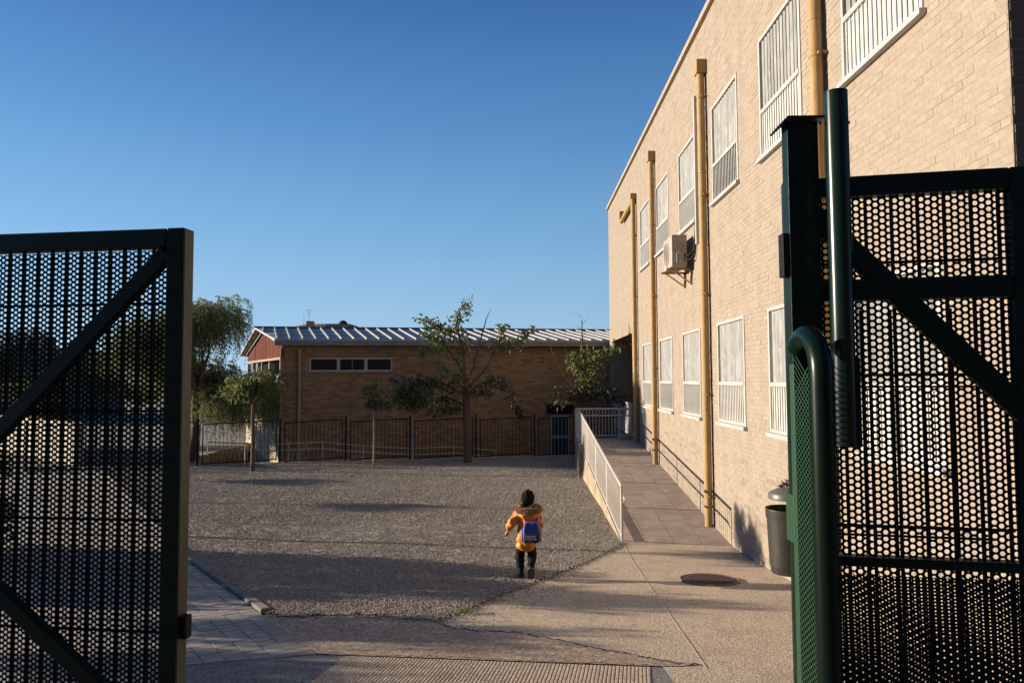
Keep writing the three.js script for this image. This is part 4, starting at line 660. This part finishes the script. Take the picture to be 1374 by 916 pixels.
{
  const t = thing('mesh_guard', 'green tubular hoop filled with diamond mesh beside the gate post', 'gate guard', [0.953, 0.45, -2.3]);
  const pts = [V(0, 0, 0), V(0, 1.0, 0), V(0, 1.86, 0)]; for (let i = 1; i <= 8; i++) { const a = i / 8 * Math.PI * 0.74; pts.push(V(0.006 * i / 8, 1.955 + 0.135 * Math.sin(a), -0.12 + 0.12 * Math.cos(a))); }
  part('hoop', new THREE.TubeGeometry(new THREE.CatmullRomCurve3(pts, false, 'centripetal'), 120, 0.037, 14), std(lin(0.0018, 0.007, 0.0045), { roughness: 0.3, specularIntensity: 0.35 }), t);
  const m = []; for (let y = -0.28; y < 2.02; y += 0.0215) for (const s of [1, -1]) { const a = V(0.002, s > 0 ? y : y + 0.15, -0.03), b = V(0.010, s > 0 ? y + 0.15 : y, -0.25); if (Math.max(a.y, b.y) < 2.06 && Math.min(a.y, b.y) > -0.05) m.push(bar(a, b, 0.0038, 0.0025, V(0, 1, 0))); } part('diamond_mesh', m, M.greenMesh, t);
  part('flat_edge', rbox(0.010, 2.04, 0.04, 0.012, 0.98, -0.27, 0.002), M.greenMesh, t);
}
{ // hanging litter bin
  const gy = level(-7.3), t = thing('litter_bin', 'dark plastic litter bin hanging in front of the school wall', 'litter bin', [2.655, gy, -7.3]), b0 = 0.46 - gy;
  const pl = std(lin(0.03, 0.028, 0.022), { roughness: 0.45, map: withRep(cloudy, 2) });
  part('body', metric(new THREE.LatheGeometry([[0.001, 0.012], [0.165, 0.0], [0.172, 0.01], [0.177, 0.07], [0.183, 0.075], [0.203, 0.53], [0.211, 0.54], [0.213, 0.62], [0.218, 0.63], [0.214, 0.638], [0.203, 0.635], [0.198, 0.55], [0.168, 0.03], [0.001, 0.03]].map((p) => new THREE.Vector2(...p)), 40).translate(0, b0, 0)), pl, t);
  part('lid', metric(new THREE.LatheGeometry([[0.001, 0.085], [0.12, 0.075], [0.175, 0.045], [0.2, 0.03], [0.203, -0.02], [0.198, -0.025], [0.19, 0.02], [0.001, 0.05]].map((p) => new THREE.Vector2(...p)), 40).translate(0.02, b0 + 0.755, 0)), std(lin(0.09, 0.085, 0.072), { roughness: 0.4 }), t);
  part('pole', [new THREE.CylinderGeometry(0.03, 0.03, b0 + 0.8, 12).translate(0.24, (b0 + 0.8) / 2, 0.05), rbox(0.08, 0.03, 0.05, 0.22, b0 + 0.58, 0.03), rbox(0.08, 0.03, 0.05, 0.21, b0 + 0.77, 0.03)], M.black, t);
  const f = mulberry(77), c = leafCloud(); for (let i = 0; i < 16; i++) leaf(c, V(2.69 + rr(-0.07, 0.07, f), 0.46 + 0.84 + rr(0, 0.035, f), -7.28 + rr(-0.06, 0.06, f)), V(rr(-1, 1, f), rr(-0.1, 0.5, f), rr(-1, 1, f)), rr(0.06, 0.11, f), rr(0.03, 0.05, f), [0.05, 0.028, 0.018], f, 0.5);
  tag(soup(c.pos, foliageMat, 'dry_leaves', scene, c.col), 'crumpled dry brown leaves lying on the lid of the litter bin', 'leaves');
}

/* ---------- the child ---------- */
function isoMesh(sdf, lo, hi, cell) {   // naive surface nets
  const n = [0, 1, 2].map((k) => Math.ceil((hi[k] - lo[k]) / cell) + 1), N = n[0] * n[1] * n[2], val = new Float32Array(N), at = (i, j, k) => (k * n[1] + j) * n[0] + i;
  for (let k = 0; k < n[2]; k++) for (let j = 0; j < n[1]; j++) for (let i = 0; i < n[0]; i++) val[at(i, j, k)] = sdf(lo[0] + i * cell, lo[1] + j * cell, lo[2] + k * cell);
  const id = new Int32Array(N).fill(-1), pos = [], idx = [];
  for (let k = 0; k < n[2] - 1; k++) for (let j = 0; j < n[1] - 1; j++) for (let i = 0; i < n[0] - 1; i++) {
    let sx = 0, sy = 0, sz = 0, c = 0;
    for (let e = 0; e < 8; e++) for (const d of [1, 2, 4]) if (!(e & d)) { const f = e | d, a = val[at(i + (e & 1), j + (e >> 1 & 1), k + (e >> 2))], b = val[at(i + (f & 1), j + (f >> 1 & 1), k + (f >> 2))]; if ((a < 0) !== (b < 0)) { const t = a / (a - b); sx += (e & 1) + t * ((f & 1) - (e & 1)); sy += (e >> 1 & 1) + t * ((f >> 1 & 1) - (e >> 1 & 1)); sz += (e >> 2) + t * ((f >> 2) - (e >> 2)); c++; } }
    if (c) { id[at(i, j, k)] = pos.length / 3; pos.push(lo[0] + (i + sx / c) * cell, lo[1] + (j + sy / c) * cell, lo[2] + (k + sz / c) * cell); }
  }
  for (let k = 1; k < n[2] - 1; k++) for (let j = 1; j < n[1] - 1; j++) for (let i = 1; i < n[0] - 1; i++) {
    const a = val[at(i, j, k)] < 0;
    const q = (b, p, r, s, u) => { const B = val[b] < 0; if (a !== B && id[p] >= 0 && id[r] >= 0 && id[s] >= 0 && id[u] >= 0) { const P = id[p], R = id[r], S = id[s], U = id[u]; a ? idx.push(P, R, S, P, S, U) : idx.push(P, S, R, P, U, S); } };
    q(at(i + 1, j, k), at(i, j - 1, k - 1), at(i, j, k - 1), at(i, j, k), at(i, j - 1, k));
    q(at(i, j + 1, k), at(i - 1, j, k - 1), at(i - 1, j, k), at(i, j, k), at(i, j, k - 1));
    q(at(i, j, k + 1), at(i - 1, j - 1, k), at(i, j - 1, k), at(i, j, k), at(i - 1, j, k));
  }
  const g = new THREE.BufferGeometry(); g.setAttribute('position', new THREE.Float32BufferAttribute(pos, 3)); g.setIndex(idx); g.computeVertexNormals(); return g;
}
const smin = (a, b, k) => { const h = Math.max(k - Math.abs(a - b), 0) / k; return Math.min(a, b) - h * h * k * 0.25; };
function capsule(p, a, b, r0, r1) { const ax = p[0] - a[0], ay = p[1] - a[1], az = p[2] - a[2], bx = b[0] - a[0], by = b[1] - a[1], bz = b[2] - a[2], t = Math.max(0, Math.min(1, (ax * bx + ay * by + az * bz) / (bx * bx + by * by + bz * bz + 1e-12))); return Math.hypot(ax - bx * t, ay - by * t, az - bz * t) - (r0 + (r1 - r0) * t); }
const ell = (p, c, r) => { const x = (p[0] - c[0]) / r[0], y = (p[1] - c[1]) / r[1], z = (p[2] - c[2]) / r[2], d = Math.hypot(x, y, z); return (d - 1) * Math.min(...r); };
{
  const z0 = -8.36, kid = thing('person', 'small child walking away in an orange hooded jacket and dark trousers with a blue backpack', 'person', [0.0, level(z0) + 0.012, z0]);
  const J = { head: [0.052, 0.915, 0], neck: [0.05, 0.81, 0.005], chest: [0.045, 0.66, 0.0], hip: [0.03, 0.42, 0.0], sl: [-0.055, 0.715, 0], el: [-0.138, 0.62, 0.02], wl: [-0.182, 0.525, 0.0], sr: [0.145, 0.715, 0], er: [0.185, 0.60, -0.02], wr: [0.165, 0.515, -0.10], hl: [-0.02, 0.40, 0], kl: [-0.045, 0.22, -0.045], al: [-0.035, 0.06, -0.02], hr: [0.08, 0.40, 0], kr: [0.10, 0.235, -0.02], ar: [0.08, 0.145, 0.11] };
  const skin = std(lin(0.42, 0.22, 0.14), { roughness: 0.6 }), hair = std(lin(0.006, 0.005, 0.005), { roughness: 0.85, specularIntensity: 0.3, bumpMap: withRep(grainBump, 8), bumpScale: 0.003 });
  const orange = std(lin(0.64, 0.205, 0.014), { roughness: 0.55, map: withRep(cloudy, 5) }), pants = std(lin(0.013, 0.0125, 0.0125), { roughness: 0.9, specularIntensity: 0.3, map: withRep(cloudy, 6) }), shoe = std(lin(0.016, 0.015, 0.014), { roughness: 0.7, specularIntensity: 0.4 }), sole = std(lin(0.07, 0.062, 0.055), { roughness: 0.8 });
  const headSdf = (p) => { let d = ell(p, [0.052, 0.925, 0.0], [0.066, 0.078, 0.076]); d = smin(d, ell(p, [0.052, 0.885, -0.03], [0.045, 0.045, 0.045]), 0.03); d = smin(d, capsule(p, [0.052, 0.912, -0.072], [0.052, 0.900, -0.082], 0.006, 0.008), 0.008); for (const s of [-1, 1]) d = smin(d, ell(p, [0.052 + s * 0.067, 0.908, 0.0], [0.008, 0.018, 0.012]), 0.006); for (const s of [-1, 1]) d = Math.max(d, -(Math.hypot(p[0] - 0.052 - s * 0.026, p[1] - 0.918, p[2] + 0.082) - 0.012)); d = Math.max(d, -capsule(p, [0.038, 0.877, -0.079], [0.066, 0.877, -0.079], 0.003, 0.003)); return smin(d, capsule(p, J.head, J.neck, 0.036, 0.04), 0.03); };
  const hand = (p, w, dir, side) => {   // palm and five curled fingers
    const P = (a, b, c) => [w[0] + side[0] * a + dir[0] * b, w[1] + dir[1] * b + side[1] * a, w[2] + dir[2] * b + side[2] * a + c];
    let d = smin(capsule(p, P(0, 0, 0), P(0, 0.03, 0), 0.013, 0.016), capsule(p, P(-0.008, 0.03, 0), P(0.008, 0.03, 0), 0.011, 0.011), 0.012);
    [[-0.0165, 0.026], [-0.0055, 0.031], [0.0055, 0.029], [0.0165, 0.022]].forEach(([o, l]) => { const a = P(o, 0.038, 0), b = P(o * 1.15, 0.038 + l * 0.55, -0.002), c = P(o * 1.1, 0.038 + l, -0.012); d = smin(d, Math.min(capsule(p, a, b, 0.0055, 0.005), capsule(p, b, c, 0.005, 0.0042)), 0.004); });
    return smin(d, Math.min(capsule(p, P(0.016, 0.012, 0), P(0.029, 0.026, -0.006), 0.0065, 0.0055), capsule(p, P(0.029, 0.026, -0.006), P(0.031, 0.042, -0.01), 0.0055, 0.0045)), 0.006);
  };
  const limbs = (p) => { let d = capsule(p, J.neck, J.chest, 0.045, 0.075); d = smin(d, capsule(p, J.chest, J.hip, 0.08, 0.075), 0.05); for (const [a, b, c] of [['sl', 'el', 'wl'], ['sr', 'er', 'wr']]) { d = smin(d, capsule(p, J[a], J[b], 0.032, 0.026), 0.04); d = smin(d, capsule(p, J[b], J[c], 0.026, 0.017), 0.015); } for (const [a, b, c] of [['hl', 'kl', 'al'], ['hr', 'kr', 'ar']]) { d = smin(d, capsule(p, J[a], J[b], 0.05, 0.036), 0.03); d = smin(d, capsule(p, J[b], J[c], 0.036, 0.024), 0.015); } return d; };
  const wl = J.wl, wr = J.wr, dl = [-0.35, -0.93, -0.1], dr = [-0.2, -0.8, -0.55];
  part('body', [isoMesh((x, y, z) => limbs([x, y, z]), [-0.28, 0.02, -0.2], [0.3, 0.86, 0.2], 0.012), isoMesh((x, y, z) => headSdf([x, y, z]), [-0.04, 0.79, -0.11], [0.14, 1.02, 0.1], 0.004), isoMesh((x, y, z) => hand([x, y, z], wl, dl, [0.93, -0.35, 0]), [-0.27, 0.40, -0.07], [-0.13, 0.53, 0.05], 0.0025), isoMesh((x, y, z) => hand([x, y, z], wr, dr, [-0.97, 0.2, 0]), [0.09, 0.42, -0.2], [0.22, 0.54, -0.05], 0.0025)], skin, kid);
  part('eye', [-1, 1].map((s) => new THREE.SphereGeometry(0.009, 10, 8).translate(0.052 + s * 0.026, 0.918, -0.067)), M.black, kid);
  part('hair', isoMesh((x, y, z) => { const p = [x, y, z]; let d = ell(p, [0.052, 0.927, 0.008], [0.069, 0.077, 0.077]); d = smin(d, ell(p, [0.052, 0.868, 0.045], [0.052, 0.05, 0.036]), 0.04); d = smin(d, ell(p, [0.0, 0.835, 0.05], [0.028, 0.02, 0.03]), 0.03); d = Math.max(d, -(ell(p, [0.052, 0.89, -0.1], [0.065, 0.075, 0.07]))); return d + 0.007 * (fbm(x * 2 + 3, y * 1.2 + z * 2 + 5, 16, 3, 91) - 0.5) + 0.004 * Math.sin(x * 190 + Math.sin(y * 50) * 2); }, [-0.06, 0.79, -0.11], [0.16, 1.03, 0.13], 0.006), hair, kid);
  { const f = mulberry(909), c = leafCloud(); for (let i = 0; i < 900; i++) { const a = rr(-0.3, 3.44, f), e = rr(-0.75, 1.5, f), n = V(Math.cos(a) * Math.cos(e), Math.sin(e), Math.sin(a) * Math.cos(e)), p = V(0.052 + n.x * 0.069, 0.925 + n.y * 0.078, 0.008 + n.z * 0.077); leaf(c, p, V(n.x * 0.35 + rr(-0.2, 0.2, f), -0.9, n.z * 0.35 + rr(-0.2, 0.2, f)), rr(0.02, 0.045, f), 0.004, [0.010, 0.008, 0.007], f, 0.2); } soup(c.pos, std(0xffffff, { vertexColors: true, roughness: 0.7 }), 'hair_strands', kid, c.col); }
  // jacket: body, sleeves, folded-back hood
  const fold = (x, y, z) => 0.008 * (fbm(x + 2, y * 1.6 + z + 4, 12, 2, 93) - 0.5) + 0.005 * Math.sin(y * 70 + Math.sin(x * 30) * 2) + 0.003 * Math.sin(x * 55 + y * 25 + z * 40);
  part('jacket', metric(isoMesh((x, y, z) => { const p = [x, y, z]; let d = capsule(p, [0.045, 0.70, 0.0], [0.022, 0.38, 0.0], 0.09, 0.113); d = Math.max(d, 0.325 + (x + 0.1) * -0.08 - y); d = smin(d, capsule(p, J.sl, [0.14, 0.715, 0], 0.062, 0.062), 0.04); for (const [a, b, c] of [['sl', 'el', 'wl'], ['sr', 'er', 'wr']]) { d = smin(d, capsule(p, J[a], J[b], 0.056, 0.05), 0.03); const w = J[c].map((v, i) => v + (J[b][i] - v) * 0.42); d = smin(d, capsule(p, J[b], w, 0.05, 0.042), 0.02); } d = Math.max(d, -capsule(p, [0.05, 0.75, 0], [0.05, 0.9, 0], 0.045, 0.06)); return d + fold(x, y, z); }, [-0.3, 0.28, -0.22], [0.32, 0.86, 0.2], 0.009), 1), orange, kid);
  part('hood', metric(isoMesh((x, y, z) => { const p = [x, y, z]; let d = ell(p, [0.06, 0.735, 0.075], [0.115, 0.07, 0.06]); d = smin(d, ell(p, [0.06, 0.70, 0.105], [0.07, 0.055, 0.04]), 0.03); d = Math.max(d, -ell(p, [0.055, 0.80, 0.04], [0.085, 0.05, 0.06])); return d + fold(x, y, z); }, [-0.1, 0.6, -0.02], [0.22, 0.83, 0.18], 0.008), 1), orange, kid);
  { // fur trim: a ring of tufts
    const f = mulberry(404), fur = [[0.50, 0.33, 0.18], [0.40, 0.25, 0.13], [0.58, 0.41, 0.24], [0.28, 0.16, 0.08]], c = leafCloud();
    for (let i = 0; i < 3600; i++) { const a = f() * 6.283, b = f() * 6.283, R = 0.112, r = 0.034, ca = Math.cos(a), sa = Math.sin(a), cx = 0.06 + ca * R * 1.08, cz = 0.035 + sa * R * 0.78, cy = 0.785 - 0.018 * sa; const n = V(ca * Math.cos(b), Math.sin(b), sa * Math.cos(b)), p = V(cx, cy, cz).addScaledVector(n, r * 0.55); leaf(c, p, n.add(V(rr(-0.5, 0.5, f), rr(-0.7, 0.3, f), rr(-0.5, 0.5, f))), rr(0.016, 0.034, f), 0.005, pick(fur, f), f, 0.3); }
    soup(c.pos, std(0xffffff, { vertexColors: true, roughness: 0.9 }), 'fur_trim', kid, c.col);
    part('hood_rim', new THREE.TorusGeometry(0.112, 0.026, 10, 36).rotateX(Math.PI / 2).scale(1.08, 1, 0.78).translate(0.06, 0.783, 0.035), std(lin(0.22, 0.12, 0.06), { roughness: 0.95 }), kid);
  }
  const leg = (a, b, c) => (x, y, z) => { const p = [x, y, z]; let d = smin(capsule(p, a, b, 0.062, 0.05), capsule(p, b, c.map((v, i) => v + (b[i] - v) * 0.12), 0.05, 0.043), 0.02); return d + 0.004 * Math.sin(y * 95 + x * 30) + 0.002 * Math.sin(z * 80 + y * 40); };
  part('trousers', metric(isoMesh((x, y, z) => smin(leg(J.hl, J.kl, J.al)(x, y, z), leg(J.hr, J.kr, J.ar)(x, y, z), 0.012), [-0.14, 0.02, -0.14], [0.2, 0.47, 0.2], 0.008)), pants, kid);
  const shoeAt = (name, at, rx) => { const g = new THREE.Group(); g.name = name; g.position.set(...at); g.rotation.x = rx; kid.add(g); part('upper', isoMesh((x, y, z) => { const p = [x, y, z]; let d = smin(ell(p, [0, 0.038, 0.0], [0.036, 0.04, 0.042]), ell(p, [0, 0.028, -0.075], [0.037, 0.03, 0.055]), 0.04); d = smin(d, capsule(p, [0, 0.05, 0.005], [0, 0.085, 0.0], 0.033, 0.036), 0.02); return Math.max(d, 0.012 - y); }, [-0.06, -0.005, -0.15], [0.06, 0.135, 0.07], 0.006), shoe, g); part('sole', isoMesh((x, y, z) => Math.max(smin(Math.hypot(x, z - 0.002) - 0.04, Math.hypot(x, (z + 0.08) * 0.85) - 0.041, 0.06), Math.abs(y - 0.008) - 0.01), [-0.06, -0.02, -0.16], [0.06, 0.03, 0.07], 0.005), sole, g); };
  shoeAt('shoe', [-0.035, 0.0, -0.012], 0); shoeAt('shoe', [0.08, 0.11, 0.15], -1.05);
  // backpack, worn but a thing of its own
  const bp = thing('backpack', 'blue backpack with white print and pink straps on the child\'s back', 'backpack', [0.095, level(z0) + 0.012 + 0.43, z0 + 0.145]); bp.rotation.y = -0.12;
  const blue = std(lin(0.014, 0.062, 0.29), { roughness: 0.6, map: withRep(cloudy, 6) }), light = std(lin(0.09, 0.17, 0.38), { roughness: 0.6 }), navy = std(lin(0.018, 0.018, 0.06), { roughness: 0.6 }), pink = std(lin(0.60, 0.12, 0.15), { roughness: 0.6 });
  part('main_compartment', metric(isoMesh((x, y, z) => { const w = 0.103 - 0.02 * Math.max(0, (y - 0.15) / 0.1), q = [Math.abs(x) - w + 0.04, Math.abs(y - 0.122) - 0.122 + 0.045, Math.abs(z) - 0.068 + 0.035]; return Math.hypot(Math.max(q[0], 0), Math.max(q[1], 0), Math.max(q[2], 0)) + Math.min(Math.max(...q), 0) - 0.038 + 0.002 * Math.sin(x * 60 + y * 40); }, [-0.14, -0.04, -0.1], [0.14, 0.29, 0.1], 0.007)), blue, bp);
  part('side_pocket', rbox(0.03, 0.13, 0.09, -0.105, 0.08, -0.005, 0.012, 2), light, bp);
  part('front_pocket', metric(rbox(0.17, 0.10, 0.035, 0.008, 0.062, 0.073, 0.014, 3)), navy, bp);
  part('zip', tube([V(-0.085, 0.13, 0.07), V(-0.075, 0.215, 0.07), V(0, 0.245, 0.066), V(0.075, 0.215, 0.07), V(0.09, 0.13, 0.07)], 0.004), pink, bp);
  const cv = document.createElement('canvas'); cv.width = 256; cv.height = 128; const cx = cv.getContext('2d'); cx.fillStyle = '#15152e'; cx.fillRect(0, 0, 256, 128);
  const mark = (x, y, w, h, k) => { cx.fillRect(x, y, w * 0.3, h); if (k & 1) cx.fillRect(x, y, w, h * 0.25); if (k & 2) cx.fillRect(x, y + h * 0.4, w * 0.85, h * 0.22); if (k & 4) cx.fillRect(x + w * 0.7, y, w * 0.3, h); if (k & 8) cx.fillRect(x, y + h * 0.78, w, h * 0.22); };
  cx.fillStyle = '#e2c9cf'; [7, 13, 11, 6, 9].forEach((k, i) => mark(18 + i * 45, 16, 34, 40, k)); cx.fillStyle = '#d6d8dc'; [11, 5, 7, 13, 3, 14, 9].forEach((k, i) => mark(16 + i * 33, 70, 25, 30, k)); cx.fillRect(96, 112, 12, 10);
  const tx = new THREE.CanvasTexture(cv); tx.colorSpace = THREE.SRGBColorSpace; part('print', new THREE.PlaneGeometry(0.15, 0.075).translate(-0.002, 0.066, 0.0918), std(0xffffff, { map: tx, roughness: 0.7 }), bp);
  part('strap', tube([V(-0.075, 0.19, -0.03), V(-0.10, 0.27, -0.06), V(-0.12, 0.315, -0.13), V(-0.125, 0.26, -0.225), V(-0.13, 0.12, -0.25), V(-0.135, 0.04, -0.16), V(-0.105, 0.02, -0.04)], 0.016, 40, 8), pink, bp); part('strap', tube([V(0.07, 0.19, -0.03), V(0.06, 0.27, -0.06), V(0.045, 0.315, -0.13), V(0.05, 0.26, -0.225), V(0.07, 0.1, -0.25), V(0.09, 0.04, -0.16), V(0.09, 0.02, -0.04)], 0.016, 40, 8), pink, bp);
  part('grab_loop', tube([V(-0.03, 0.24, -0.04), V(0, 0.275, -0.04), V(0.03, 0.24, -0.04)], 0.006), pink, bp);
}
renderer.render(scene, camera);
